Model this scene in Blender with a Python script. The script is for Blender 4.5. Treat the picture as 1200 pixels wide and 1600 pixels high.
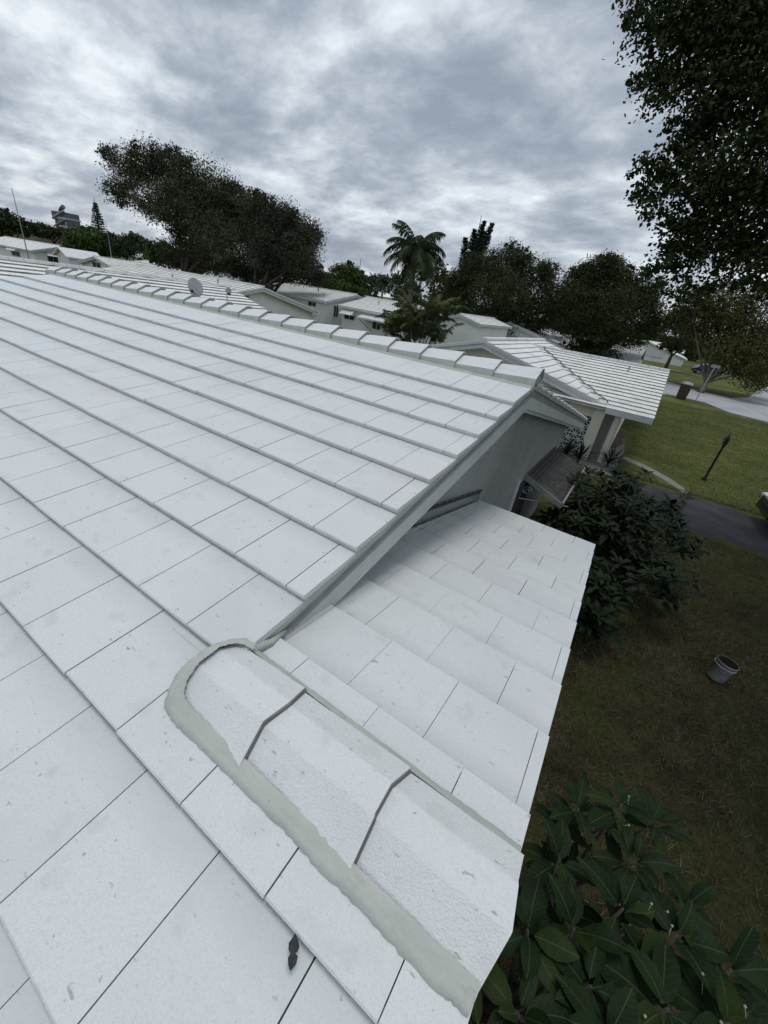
import bpy, math, random
import numpy as np
from mathutils import Vector, Matrix
R=math.radians
for o in list(bpy.data.objects): bpy.data.objects.remove(o)
S=bpy.context.scene
col=S.collection
# ---------------------------------------------------------------- camera
CX,CY,CZ=0.82669,-3.24669,0.65087
YAW,PIT,ROL,FPX=-0.50765,0.49457,0.16008,619.13
cam=bpy.data.cameras.new('camera'); co=bpy.data.objects.new('camera',cam); col.objects.link(co)
cam.sensor_fit='VERTICAL'; cam.sensor_height=24; cam.lens=FPX/1600*24
cam.clip_start=.03; cam.clip_end=4000
fw=Vector((math.sin(YAW)*math.cos(PIT),math.cos(YAW)*math.cos(PIT),-math.sin(PIT)))
rt=Vector((math.cos(YAW),-math.sin(YAW),0)); up=rt.cross(fw)
r2=math.cos(ROL)*rt+math.sin(ROL)*up; u2=-math.sin(ROL)*rt+math.cos(ROL)*up
M=Matrix((r2,u2,-fw)).transposed().to_4x4(); M.translation=(CX,CY,CZ)
co.matrix_world=M; S.camera=co
S.render.resolution_x=768; S.render.resolution_y=1024
# ---------------------------------------------------------------- sky, sun, exposure
SUN_EL,SUN_AZ=87,-20      # azimuth from +Y towards +X
w=bpy.data.worlds.new('World'); S.world=w; w.use_nodes=True
N=w.node_tree.nodes; L=w.node_tree.links; N.clear()
out=N.new('ShaderNodeOutputWorld'); bg=N.new('ShaderNodeBackground'); L.new(bg.outputs[0],out.inputs[0])
sky=N.new('ShaderNodeTexSky'); sky.sky_type='NISHITA'; sky.sun_disc=False
sky.sun_elevation=R(SUN_EL); sky.sun_rotation=R(SUN_AZ); sky.air_density=1.2; sky.dust_density=2
def wn(t,**k):
    n=N.new(t)
    for a,b in k.items(): setattr(n,a,b)
    return n
tc=wn('ShaderNodeTexCoord'); sep=wn('ShaderNodeSeparateXYZ'); L.new(tc.outputs['Generated'],sep.inputs[0])
def wmath(op,a,b=None,c=None,clamp=False):
    n=wn('ShaderNodeMath',operation=op); n.use_clamp=clamp
    for i,v in enumerate((a,b,c)):
        if v is None: continue
        if isinstance(v,(int,float)): n.inputs[i].default_value=v
        else: L.new(v,n.inputs[i])
    return n.outputs[0]
zz=wmath('ADD',wmath('MAXIMUM',sep.outputs[2],0.0),0.24)
cx_=wmath('DIVIDE',sep.outputs[0],zz); cy_=wmath('DIVIDE',sep.outputs[1],zz)
cmb=wn('ShaderNodeCombineXYZ'); L.new(cx_,cmb.inputs[0]); L.new(cy_,cmb.inputs[1])
rotm=wn('ShaderNodeMapping'); rotm.inputs['Rotation'].default_value=(0,0,R(20)); rotm.inputs['Scale'].default_value=(.80,1.0,1); rotm.inputs['Location'].default_value=(3.1,1.7,0)
L.new(cmb.outputs[0],rotm.inputs[0])
def wnoise(scale,detail,rough,dist=0,loc=None):
    n=wn('ShaderNodeTexNoise'); n.inputs['Scale'].default_value=scale; n.inputs['Detail'].default_value=detail
    n.inputs['Roughness'].default_value=rough; n.inputs['Distortion'].default_value=dist
    L.new(rotm.outputs[0],n.inputs['Vector']); return n.outputs['Fac']
n1=wnoise(2.2,6,.52,.2); n2=wnoise(6.5,7,.62,.25); n3=wnoise(.55,3,.5)
mixn=wmath('ADD',wmath('ADD',wmath('MULTIPLY',n1,.54),wmath('MULTIPLY',n2,.28)),wmath('MULTIPLY',n3,.20))
cr=wn('ShaderNodeValToRGB'); L.new(mixn,cr.inputs[0])
e=cr.color_ramp.elements; e[0].position=.40; e[0].color=(.265,.305,.365,1); e[1].position=.615; e[1].color=(.76,.81,.85,1)
a=e.new(.465); a.color=(.345,.390,.455,1); b=e.new(.52); b.color=(.475,.525,.58,1)
mx=wn('ShaderNodeMixRGB',blend_type='MIX'); mx.inputs[0].default_value=.93
sk=wn('ShaderNodeMixRGB',blend_type='MULTIPLY'); sk.inputs[0].default_value=1; L.new(sky.outputs[0],sk.inputs[1]); sk.inputs[2].default_value=(.1,.1,.1,1)
L.new(sk.outputs[0],mx.inputs[1]); L.new(cr.outputs[0],mx.inputs[2])
bst=wn('ShaderNodeVectorMath',operation='SCALE'); bst.inputs['Scale'].default_value=10.0
L.new(mx.outputs[0],bst.inputs[0])
L.new(bst.outputs[0],bg.inputs[0]); bg.inputs[1].default_value=0.1
sun=bpy.data.lights.new('sun','SUN'); so=bpy.data.objects.new('sun',sun); col.objects.link(so)
sun.energy=1.0; sun.angle=R(20); sun.color=(1,.97,.93)
sv=Vector((math.sin(R(SUN_AZ))*math.cos(R(SUN_EL)),math.cos(R(SUN_AZ))*math.cos(R(SUN_EL)),math.sin(R(SUN_EL))))
so.rotation_euler=sv.to_track_quat('Z','Y').to_euler()
S.view_settings.view_transform='Standard'; S.view_settings.look='None'; S.view_settings.exposure=0.24; S.view_settings.gamma=1
G=-3.5
# ---------------------------------------------------------------- materials
def mat(name,c,rough=.8,c2=None,scale=3,detail=6,ramp=(.4,.65),bump=0,bscale=60,bdet=4,spec=.3,extra=None,metal=0,stretch=None):
    m=bpy.data.materials.new(name); m.use_nodes=True; n=m.node_tree.nodes; l=m.node_tree.links
    p=n['Principled BSDF']; p.inputs['Roughness'].default_value=rough; p.inputs['Base Color'].default_value=(*c,1)
    p.inputs['Specular IOR Level'].default_value=spec; p.inputs['Metallic'].default_value=metal
    t=n.new('ShaderNodeTexCoord'); vec=t.outputs['Object']
    if stretch:
        mp=n.new('ShaderNodeMapping'); mp.inputs['Scale'].default_value=stretch; l.new(vec,mp.inputs[0]); vec2=mp.outputs[0]
    else: vec2=vec
    if c2:
        x=n.new('ShaderNodeTexNoise'); x.inputs['Scale'].default_value=scale; x.inputs['Detail'].default_value=detail; x.inputs['Roughness'].default_value=.6
        l.new(vec2,x.inputs['Vector'])
        r=n.new('ShaderNodeValToRGB'); l.new(x.outputs['Fac'],r.inputs[0]); r.color_ramp.elements[0].position=ramp[0]; r.color_ramp.elements[1].position=ramp[1]
        r.color_ramp.elements[0].color=(*c,1); r.color_ramp.elements[1].color=(*c2,1); l.new(r.outputs[0],p.inputs['Base Color'])
        m['ramp']=r.name
    if bump:
        b=n.new('ShaderNodeTexNoise'); b.inputs['Scale'].default_value=bscale; b.inputs['Detail'].default_value=bdet; l.new(vec,b.inputs['Vector'])
        bb=n.new('ShaderNodeBump'); bb.inputs['Distance'].default_value=bump; bb.inputs['Strength'].default_value=1; l.new(b.outputs['Fac'],bb.inputs['Height']); l.new(bb.outputs[0],p.inputs['Normal'])
    if extra: extra(m,n,l,p,vec)
    return m
def layer(n,l,p,vec,scale,lo,hi,color,amount=1,detail=3,stretch=None,loc=(0,0,0)):
    """blend a colour over the current base colour where a noise exceeds a threshold"""
    mp=n.new('ShaderNodeMapping'); mp.inputs['Location'].default_value=loc; mp.inputs['Scale'].default_value=stretch or (1,1,1); l.new(vec,mp.inputs[0])
    x=n.new('ShaderNodeTexNoise'); x.inputs['Scale'].default_value=scale; x.inputs['Detail'].default_value=detail; l.new(mp.outputs[0],x.inputs['Vector'])
    r=n.new('ShaderNodeMapRange'); r.inputs[1].default_value=lo; r.inputs[2].default_value=hi; r.inputs[4].default_value=amount; l.new(x.outputs['Fac'],r.inputs[0])
    mm=n.new('ShaderNodeMixRGB'); mm.inputs[2].default_value=(*color,1); l.new(r.outputs[0],mm.inputs[0])
    if p.inputs['Base Color'].links:
        l.new(p.inputs['Base Color'].links[0].from_socket,mm.inputs[1])
    else: mm.inputs[1].default_value=p.inputs['Base Color'].default_value
    l.new(mm.outputs[0],p.inputs['Base Color'])
def roofx(m,n,l,p,vec):
    layer(n,l,p,vec,1.7,.52,.72,(.60,.615,.64),.55,4)
    layer(n,l,p,vec,1.1,.60,.72,(.70,.62,.65),.45,5,loc=(7,3,1))
    layer(n,l,p,vec,9,.66,.74,(.45,.48,.47),.35,6,loc=(2,9,4))
    layer(n,l,p,vec,22,.685,.74,(.30,.33,.31),.8,3,stretch=(1,2.2,1),loc=(5,1,4))
    layer(n,l,p,vec,55,.72,.76,(.27,.29,.28),.65,2,loc=(1,6,2)); layer(n,l,p,vec,7,.60,.70,(.52,.55,.52),.35,7,loc=(12,9,14))
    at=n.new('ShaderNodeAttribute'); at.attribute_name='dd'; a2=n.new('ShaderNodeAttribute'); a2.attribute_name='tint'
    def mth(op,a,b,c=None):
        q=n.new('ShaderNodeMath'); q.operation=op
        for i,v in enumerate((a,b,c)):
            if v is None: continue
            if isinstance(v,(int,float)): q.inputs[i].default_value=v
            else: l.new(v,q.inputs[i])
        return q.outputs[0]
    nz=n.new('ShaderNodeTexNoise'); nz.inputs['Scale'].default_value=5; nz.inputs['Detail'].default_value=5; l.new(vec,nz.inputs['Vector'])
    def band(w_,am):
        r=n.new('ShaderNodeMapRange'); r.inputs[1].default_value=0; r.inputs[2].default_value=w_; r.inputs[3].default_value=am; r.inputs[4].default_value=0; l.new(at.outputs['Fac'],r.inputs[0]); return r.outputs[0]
    g=mth('MULTIPLY',mth('ADD',band(.12,.42),band(.012,.5)),mth('MULTIPLY_ADD',nz.outputs['Fac'],1.6,.15)); has=mth('GREATER_THAN',a2.outputs['Fac'],.0001); g=mth('MULTIPLY',g,has)  # darker below each lap: lap dirt plus contact shade put into the colour
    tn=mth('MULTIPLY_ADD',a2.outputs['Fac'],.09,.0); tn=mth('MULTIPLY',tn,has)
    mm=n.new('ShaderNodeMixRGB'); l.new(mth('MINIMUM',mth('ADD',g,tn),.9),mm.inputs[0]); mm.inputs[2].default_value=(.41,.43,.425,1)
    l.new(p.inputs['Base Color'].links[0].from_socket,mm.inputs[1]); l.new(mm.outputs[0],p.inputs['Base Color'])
    # granular painted concrete
    b=n.new('ShaderNodeTexNoise'); b.inputs['Scale'].default_value=190; b.inputs['Detail'].default_value=3; l.new(vec,b.inputs['Vector'])
    c=n.new('ShaderNodeTexNoise'); c.inputs['Scale'].default_value=14; c.inputs['Detail'].default_value=3; l.new(vec,c.inputs['Vector'])
    b1=n.new('ShaderNodeBump'); b1.inputs['Distance'].default_value=.0032; l.new(b.outputs['Fac'],b1.inputs['Height'])
    b2=n.new('ShaderNodeBump'); b2.inputs['Distance'].default_value=.003; l.new(c.outputs['Fac'],b2.inputs['Height']); l.new(b1.outputs[0],b2.inputs['Normal'])
    l.new(b2.outputs[0],p.inputs['Normal'])
    layer(n,l,p,vec,210,.50,.62,(.60,.62,.645),.5,2)
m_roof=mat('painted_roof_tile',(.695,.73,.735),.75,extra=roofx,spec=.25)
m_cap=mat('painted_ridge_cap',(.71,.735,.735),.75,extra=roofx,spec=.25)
def mortx(m,n,l,p,vec):
    layer(n,l,p,vec,6,.48,.68,(.52,.54,.50),.7,5); layer(n,l,p,vec,16,.58,.70,(.33,.35,.31),.45,6,stretch=(.5,1,1)); layer(n,l,p,vec,60,.64,.74,(.25,.27,.24),.35,3)
m_mortar=mat('grey_green_mortar',(.45,.475,.435),.85,bump=.006,bscale=30,bdet=7,extra=mortx)
m_mortl=mat('pale_painted_mortar',(.43,.465,.425),.8,bump=.006,bscale=22,extra=mortx)
m_butt=mat('tile_butt_edge',(.66,.68,.665),.85,(.55,.57,.555),scale=9,bump=.003,bscale=60)
m_buttd=mat('cap_butt_edge',(.34,.35,.34),.9,(.32,.33,.32),scale=12)  # cap ends coloured darker than the caps, their shade put into the colour
m_crack=mat('dark_cap_joint',(.17,.16,.165),.95)
m_under=mat('roof_underlay',(.06,.065,.07),.95)
m_fasdk=mat('dark_fascia',(.26,.27,.26),.8,(.36,.375,.36),scale=5)  # darker board colour, used above the fascia and on the awning trim
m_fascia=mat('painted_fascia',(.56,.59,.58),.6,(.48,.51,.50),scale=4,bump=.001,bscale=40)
def stuccox(m,n,l,p,vec):
    layer(n,l,p,vec,2.2,.5,.72,(.26,.275,.265),.35,6); layer(n,l,p,vec,9,.6,.72,(.42,.43,.41),.35,5,loc=(3,1,2))
m_wallg=mat('grey_stucco',(.35,.37,.36),.9,(.30,.32,.31),scale=2,bump=.007,bscale=60,extra=stuccox)
m_walldk=mat('porch_wall',(.3,.3,.29),.9,bump=.003)
m_cream=mat('cream_stucco',(.72,.70,.58),.9,(.65,.63,.52),scale=1.5,bump=.003,bscale=60)
m_white=mat('white_wall_paint',(.80,.81,.79),.85,(.70,.71,.69),scale=.7,bump=.003,bscale=40)
m_trim=mat('white_trim',(.66,.68,.69),.6,(.58,.60,.61),scale=2)
def oldroof(m,n,l,p,vec):
    layer(n,l,p,vec,1.2,.5,.7,(.55,.555,.54),.6,6); layer(n,l,p,vec,9,.58,.72,(.34,.34,.33),.5,5)
    layer(n,l,p,vec,30,.62,.72,(.25,.25,.24),.4,3)
m_oldroof=mat('weathered_white_roof_tile',(.76,.765,.75),.85,extra=oldroof,bump=.006,bscale=25)
m_stain=mat('mildewed_tile_edge',(.16,.155,.145),.95,(.36,.355,.34),scale=5,ramp=(.4,.62))
m_glass=mat('dark_window_glass',(.02,.025,.03),.15,spec=.6)
m_metal=mat('grey_metal',(.35,.37,.38),.4,metal=.6)
m_darkmetal=mat('black_iron',(.015,.015,.016),.5)
m_awn=mat('white_aluminium',(.66,.68,.69),.5,(.56,.58,.59),scale=2)
m_awnp=mat('weathered_corrugated_metal',(.10,.103,.103),.7,(.06,.063,.06),scale=5)
m_grime=mat('leaf_litter_metal',(.17,.175,.175),.7,(.26,.24,.20),scale=14,ramp=(.5,.62))
m_bark=mat('brown_bark',(.045,.038,.03),.95,(.09,.078,.062),scale=6,bump=.02,bscale=14,stretch=(1,1,.25))
m_palebark=mat('pale_bark',(.16,.15,.13),.95,(.10,.09,.075),scale=5,bump=.01,bscale=14)
def leafmat(name,c,c2,rough=.7,spec=.12,scale=.9,c3=None):
    def ex(m,n,l,p,vec):
        if c3: layer(n,l,p,vec,2.2,.58,.68,c3,.8,3,loc=(4,4,4))
        g=n.new('ShaderNodeObjectInfo')
    return mat(name,c,rough,c2,scale=scale,detail=5,ramp=(.38,.66),spec=spec,extra=ex)
m_oak=leafmat('oak_leaves',(.038,.045,.026),(.080,.085,.044),scale=.7)
m_oak2=leafmat('oak_leaves_grey',(.035,.040,.026),(.066,.070,.042),scale=.7)
m_dk=leafmat('dense_dark_leaves',(.026,.036,.015),(.062,.078,.030),scale=.5,c3=(.10,.115,.035))
m_bigl=leafmat('broad_dark_leaves',(.018,.030,.010),(.042,.060,.018),scale=.8,c3=(.065,.08,.02))
m_lit=leafmat('olive_leaves',(.048,.055,.016),(.105,.11,.035),scale=.8)
m_green=leafmat('bright_green_leaves',(.045,.075,.020),(.085,.125,.035),scale=.6)
m_palm=leafmat('palm_leaves',(.032,.050,.026),(.068,.085,.042),scale=.8)
m_areca=leafmat('areca_leaves',(.055,.078,.034),(.11,.128,.052),scale=1.2)
m_conif=leafmat('conifer_needles',(.018,.028,.020),(.035,.048,.032),scale=1)
def veined(name,c,c2,vein,rough=.55):
    m=mat(name,c,rough,c2,scale=5,detail=4,ramp=(.35,.7),spec=.10,bump=.003,bscale=35)
    n=m.node_tree.nodes; l=m.node_tree.links; p=n['Principled BSDF']
    uv=n.new('ShaderNodeUVMap'); s=n.new('ShaderNodeSeparateXYZ'); l.new(uv.outputs[0],s.inputs[0])
    def mth(op,a,b):
        q=n.new('ShaderNodeMath'); q.operation=op
        for i,v in enumerate((a,b)):
            if isinstance(v,(int,float)): q.inputs[i].default_value=v
            else: l.new(v,q.inputs[i])
        return q.outputs[0]
    ab=mth('ABSOLUTE',mth('SUBTRACT',s.outputs[0],.5),0)
    mid=mth('LESS_THAN',ab,.022)
    ph=mth('FRACT',mth('SUBTRACT',mth('MULTIPLY',s.outputs[1],8),mth('MULTIPLY',ab,4)),0)
    sd=mth('MULTIPLY',mth('LESS_THAN',ph,.08),.45)
    tot=mth('MAXIMUM',mid,sd)
    mm=n.new('ShaderNodeMixRGB'); mm.inputs[2].default_value=(*vein,1); l.new(tot,mm.inputs[0]); l.new(p.inputs['Base Color'].links[0].from_socket,mm.inputs[1]); l.new(mm.outputs[0],p.inputs['Base Color'])
    return m
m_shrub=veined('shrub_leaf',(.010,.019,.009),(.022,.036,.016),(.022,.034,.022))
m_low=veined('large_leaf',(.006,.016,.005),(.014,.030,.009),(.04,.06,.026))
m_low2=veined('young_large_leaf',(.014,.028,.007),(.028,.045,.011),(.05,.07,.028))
m_yellow=veined('yellowed_leaf',(.20,.19,.03),(.12,.14,.03),(.3,.3,.1))
m_stem=mat('grey_stem',(.07,.062,.05),.9,bump=.003,bscale=50)
m_bud=mat('cream_bud',(.40,.39,.30),.7)
m_black=mat('dark_dried_leaf',(.022,.023,.028),.7,(.05,.05,.055),scale=40,bump=.002)
# ---------------------------------------------------------------- mesh helpers
def mesh_obj(name,v,f,mats,mi=None,parent=None,smooth=False,uv=None):
    me=bpy.data.meshes.new(name)
    off=np.array(parent.get('_w',(0,0,0)) if parent is not None else (0,0,0),float)
    v=np.asarray(v,float).reshape(-1,3)-off
    me.from_pydata(v.tolist() if len(v)<1 else [tuple(q) for q in v],[],f)
    for m in (mats if isinstance(mats,(list,tuple)) else [mats]): me.materials.append(m)
    if mi is not None: me.polygons.foreach_set('material_index',mi)
    if smooth: me.polygons.foreach_set('use_smooth',[True]*len(me.polygons))
    if uv is not None:
        u=me.uv_layers.new(name='UVMap'); u.data.foreach_set('uv',np.asarray(uv,float).ravel())
    me.update()
    o=bpy.data.objects.new(name,me); col.objects.link(o)
    if parent is not None: o.parent=parent; o['_w']=tuple(off)
    return o
class MB:
    def __init__(s): s.v=[];s.f=[];s.m=[];s.dd={};s.tn={}
    def add(s,v,f,m=0):
        b=len(s.v); s.v.extend([tuple(q) for q in v]); s.f.extend([tuple(i+b for i in q) for q in f]); s.m.extend([m]*len(f))
    def box(s,x0,x1,y0,y1,z0,z1,m=0):
        v=[(x,y,z) for z in (z0,z1) for y in (y0,y1) for x in (x0,x1)]
        s.add(v,[(0,2,3,1),(4,5,7,6),(0,1,5,4),(2,6,7,3),(0,4,6,2),(1,3,7,5)],m)
    def obox(s,c,ax,ay,az,m=0):
        c,ax,ay,az=map(Vector,(c,ax,ay,az))
        v=[c+i*ax+j*ay+k*az for k in (-1,1) for j in (-1,1) for i in (-1,1)]
        s.add(v,[(0,2,3,1),(4,5,7,6),(0,1,5,4),(2,6,7,3),(0,4,6,2),(1,3,7,5)],m)
    def poly(s,top,thick,m=0):
        """extrude polygon points by vector"""
        n=len(top); t=Vector(thick); v=[Vector(p) for p in top]+[Vector(p)+t for p in top]
        f=[tuple(range(n)),tuple(range(2*n-1,n-1,-1))]+[(i,i+n,(i+1)%n+n,(i+1)%n) for i in range(n)]
        s.add(v,f,m)
    def tube(s,pts,rad,n=8,m=0,caps=True):
        pts=[Vector(p) for p in pts]; rad=rad if isinstance(rad,(list,tuple)) else [rad]*len(pts)
        rings=[]; t0=None
        for i,p in enumerate(pts):
            t=(pts[min(i+1,len(pts)-1)]-pts[max(i-1,0)]).normalized()
            a=t.cross(Vector((0,0,1))); 
            if a.length<.1: a=t.cross(Vector((1,0,0)))
            a.normalize()
            if t0 is not None:
                a=(t0-t*t0.dot(t)); a.normalize()
            t0=a; b=t.cross(a)
            rings.append([p+rad[i]*(math.cos(2*math.pi*k/n)*a+math.sin(2*math.pi*k/n)*b) for k in range(n)])
        v=[q for r in rings for q in r]; f=[]
        for i in range(len(pts)-1):
            for k in range(n): f.append((i*n+k,i*n+(k+1)%n,(i+1)*n+(k+1)%n,(i+1)*n+k))
        if caps: f.append(tuple(range(n-1,-1,-1))); f.append(tuple((len(pts)-1)*n+k for k in range(n)))
        s.add(v,f,m)
    def lathe(s,c,prof,n=24,m=0,cap=True):
        c=Vector(c); v=[];f=[]
        for r,z in prof:
            for k in range(n): v.append(c+Vector((r*math.cos(2*math.pi*k/n),r*math.sin(2*math.pi*k/n),z)))
        for i in range(len(prof)-1):
            for k in range(n): f.append((i*n+k,i*n+(k+1)%n,(i+1)*n+(k+1)%n,(i+1)*n+k))
        if cap: f.append(tuple(range(n-1,-1,-1))); f.append(tuple((len(prof)-1)*n+k for k in range(n)))
        s.add(v,f,m)
    def build(s,name,mats,parent=None,smooth=False):
        o=mesh_obj(name,s.v,s.f,mats,s.m,parent,smooth)
        if s.dd:
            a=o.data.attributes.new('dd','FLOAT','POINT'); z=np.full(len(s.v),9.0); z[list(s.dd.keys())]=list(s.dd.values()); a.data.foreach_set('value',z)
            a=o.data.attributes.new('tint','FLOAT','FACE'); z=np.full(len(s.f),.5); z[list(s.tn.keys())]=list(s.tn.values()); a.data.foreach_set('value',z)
        return o
def tag(o,label=None,cat=None,group=None,kind=None):
    if label: o['label']=label
    if cat: o['category']=cat
    if group: o['group']=group
    if kind: o['kind']=kind
    return o
def thing(name,label,cat,loc,group=None):
    o=bpy.data.objects.new(name,None); col.objects.link(o); o.location=loc; o['_w']=tuple(float(a) for a in loc); o.empty_display_size=.2
    return tag(o,label,cat,group)
# ---------------------------------------------------------------- ground, roads, paths
def sheet(name,pts,z,m,kind='structure'):
    o=mesh_obj(name,[(x,y,z) for x,y in pts],[tuple(range(len(pts)))],m); o['kind']=kind; return o
def groundx(m,n,l,p,vec):
    # worn brown turf close to the house, greener lawn further out
    s=n.new('ShaderNodeSeparateXYZ'); l.new(vec,s.inputs[0])
    nz=n.new('ShaderNodeTexNoise'); nz.inputs['Scale'].default_value=.5; nz.inputs['Detail'].default_value=5; l.new(vec,nz.inputs['Vector'])
    a=n.new('ShaderNodeMath'); a.operation='MULTIPLY_ADD'; l.new(nz.outputs['Fac'],a.inputs[0]); a.inputs[1].default_value=9; l.new(s.outputs[1],a.inputs[2])
    r=n.new('ShaderNodeMapRange'); r.inputs[1].default_value=9.5; r.inputs[2].default_value=16; l.new(a.outputs[0],r.inputs[0])
    g=n.new('ShaderNodeTexNoise'); g.inputs['Scale'].default_value=.35; g.inputs['Detail'].default_value=7; g.inputs['Roughness'].default_value=.65; l.new(vec,g.inputs['Vector'])
    gr=n.new('ShaderNodeValToRGB'); l.new(g.outputs['Fac'],gr.inputs[0]); e=gr.color_ramp.elements
    e[0].position=.36; e[0].color=(.060,.078,.024,1); e[1].position=.70; e[1].color=(.19,.165,.065,1); q=e.new(.54); q.color=(.10,.118,.032,1)
    b=n.new('ShaderNodeTexNoise'); b.inputs['Scale'].default_value=3; b.inputs['Detail'].default_value=8; b.inputs['Roughness'].default_value=.75; l.new(vec,b.inputs['Vector'])
    br=n.new('ShaderNodeValToRGB'); l.new(b.outputs['Fac'],br.inputs[0]); e=br.color_ramp.elements
    e[0].position=.35; e[0].color=(.022,.018,.010,1); e[1].position=.7; e[1].color=(.085,.070,.038,1)
    mm=n.new('ShaderNodeMixRGB'); l.new(r.outputs[0],mm.inputs[0]); l.new(br.outputs[0],mm.inputs[1]); l.new(gr.outputs[0],mm.inputs[2]); l.new(mm.outputs[0],p.inputs['Base Color'])
    layer(n,l,p,vec,1.3,.48,.66,(.055,.068,.018),.6,5); layer(n,l,p,vec,14,.45,.75,(.05,.06,.018),.5,6)
m_ground=mat('turf',(.05,.07,.02),.95,bump=.05,bscale=9,bdet=8,extra=groundx,spec=.1)
sheet('ground',[(-1500,-1500),(1500,-1500),(1500,1500),(-1500,1500)],G,m_ground)
m_road=mat('pale_asphalt_road',(.30,.31,.33),.9,(.38,.39,.40),scale=.5,bump=.006,bscale=40)
m_drive=mat('dark_asphalt',(.035,.037,.042),.9,(.065,.065,.07),scale=1.5,bump=.01,bscale=45)
m_conc=mat('pale_concrete',(.36,.36,.35),.9,(.28,.28,.27),scale=1.2,bump=.004,bscale=50)
sheet('road',[(-20,44),(-2,42),(2.53,40.9),(3.6,41),(5.56,40.8),(6.98,37.2),(9.3,36.2),(14,33),(60,20),(120,200),(60,260),(17.5,88),(13.4,69.8),(10.8,57),(8.6,51.5),(5.46,52.4),(2.9,56.5),(-20,60)],G+.004,m_road)
# kerb along the near side of the road
mb=MB()
kp=[(2.53,40.9),(3.6,41),(5.56,40.8),(6.98,37.2),(9.3,36.2),(14,33),(60,20)]
for a,b in zip(kp,kp[1:]):
    d=(Vector((b[0]-a[0],b[1]-a[1],0))).normalized(); nn=Vector((d.y,-d.x,0))*.15
    A=Vector((*a,G)); B=Vector((*b,G)); mb.poly([A,B,B+nn,A+nn],(0,0,.1))
o=mb.build('kerb',m_conc); o['kind']='structure'
sheet('driveway',[(1.3,9.2),(2.2,9.0),(3.38,8.75),(4.14,8.85),(4.77,8.75),(7,8.5),(16,8.2),(16,12),(6,11.5),(4.9,11.6),(4,12.0),(3.1,11.75),(2.3,11.6),(1.3,11.4)],G+.004,m_drive)
sheet('footpath',[(1.1,14.6),(1.7,14.3),(2.3,13.75),(2.75,13.2),(3.1,12.6),(3.25,12.1),(3.05,11.95),(2.85,12.4),(2.5,12.9),(2.05,13.4),(1.6,13.8),(1.1,14.1)],G+.004,mat('shaded_concrete',(.24,.24,.23),.9,(.17,.17,.165),scale=2))
sheet('walkway',[(-.6,10.6),(1.0,10.9),(1.1,15.5),(.9,18),(.2,18),(-.6,13)],G+.006,mat('walk_concrete',(.13,.13,.13),.9,(.20,.19,.18),scale=2))
m_mulch=mat('red_brown_mulch',(.05,.035,.03),1,(.12,.09,.08),scale=14,ramp=(.4,.6),bump=.03,bscale=20)
o=sheet('mulch_bed',[(.45,15.2),(.75,15.4),(.95,16.6),(.85,18.5),(.6,19.5),(.4,17)],G+.010,m_mulch)
# grass blades on the lawn beside the house (nobody could count them)
def blades(name,n,x0,x1,y0,y1,hmin,hmax,wd,seed,mats,keep):
    rng=np.random.default_rng(seed); x=rng.uniform(x0,x1,n); y=rng.uniform(y0,y1,n)
    k=np.array([keep(a,b) for a,b in zip(x,y)]); x=x[k];y=y[k]; n=len(x)
    a=rng.uniform(0,2*np.pi,n); h=rng.uniform(hmin,hmax,n); ln=rng.uniform(.3,1.6,n)*h; b=rng.uniform(0,2*np.pi,n)
    P0=np.stack([x-wd*np.cos(a),y-wd*np.sin(a),np.full(n,G)],1); P1=np.stack([x+wd*np.cos(a),y+wd*np.sin(a),np.full(n,G)],1)
    P2=np.stack([x+ln*np.cos(b),y+ln*np.sin(b),G+h],1)
    v=np.stack([P0,P1,P2],1).reshape(-1,3); f=[(3*i,3*i+1,3*i+2) for i in range(n)]
    mi=rng.choice(len(mats),n,p=[.5,.3,.2][:len(mats)] if len(mats)==3 else None)
    o=mesh_obj(name,v,f,mats,mi.tolist()); return o
m_g1=mat('dry_grass',(.15,.12,.065),.95,(.055,.044,.025),scale=1.2); m_g2=mat('dull_green_grass',(.075,.085,.026),.95,(.12,.13,.04),scale=1.5); m_g3=mat('straw_grass',(.20,.175,.12),.95,(.05,.042,.03),scale=2)
def kp_(a,b): return not (b>8.6 and b<11.9) 
o=blades('grass',170000,1.1,8,-4,12.3,.02,.07,.0045,3,[m_g1,m_g2,m_g3],kp_)
tag(o,'dry brown and dull green turf below the roof edge','grass',kind='stuff')
m_g4=mat('lawn_blade',(.095,.125,.035),.9,(.15,.15,.055),scale=.6); m_g5=mat('lawn_blade_dry',(.19,.165,.075),.9,(.12,.13,.045),scale=.8); m_g6=mat('lawn_blade_dark',(.045,.065,.02),.9,(.07,.09,.03),scale=.8)
o=blades('lawn',160000,.3,13,11.9,36,.02,.06,.007,8,[m_g4,m_g5,m_g6],lambda a,b:not(a<1.2 and b<20) and not (a<3.3 and b<15 and abs(b-14.6+.95*(a-1.1))<.9))
tag(o,'olive green mown lawn running up to the road','lawn',kind='stuff')
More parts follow.
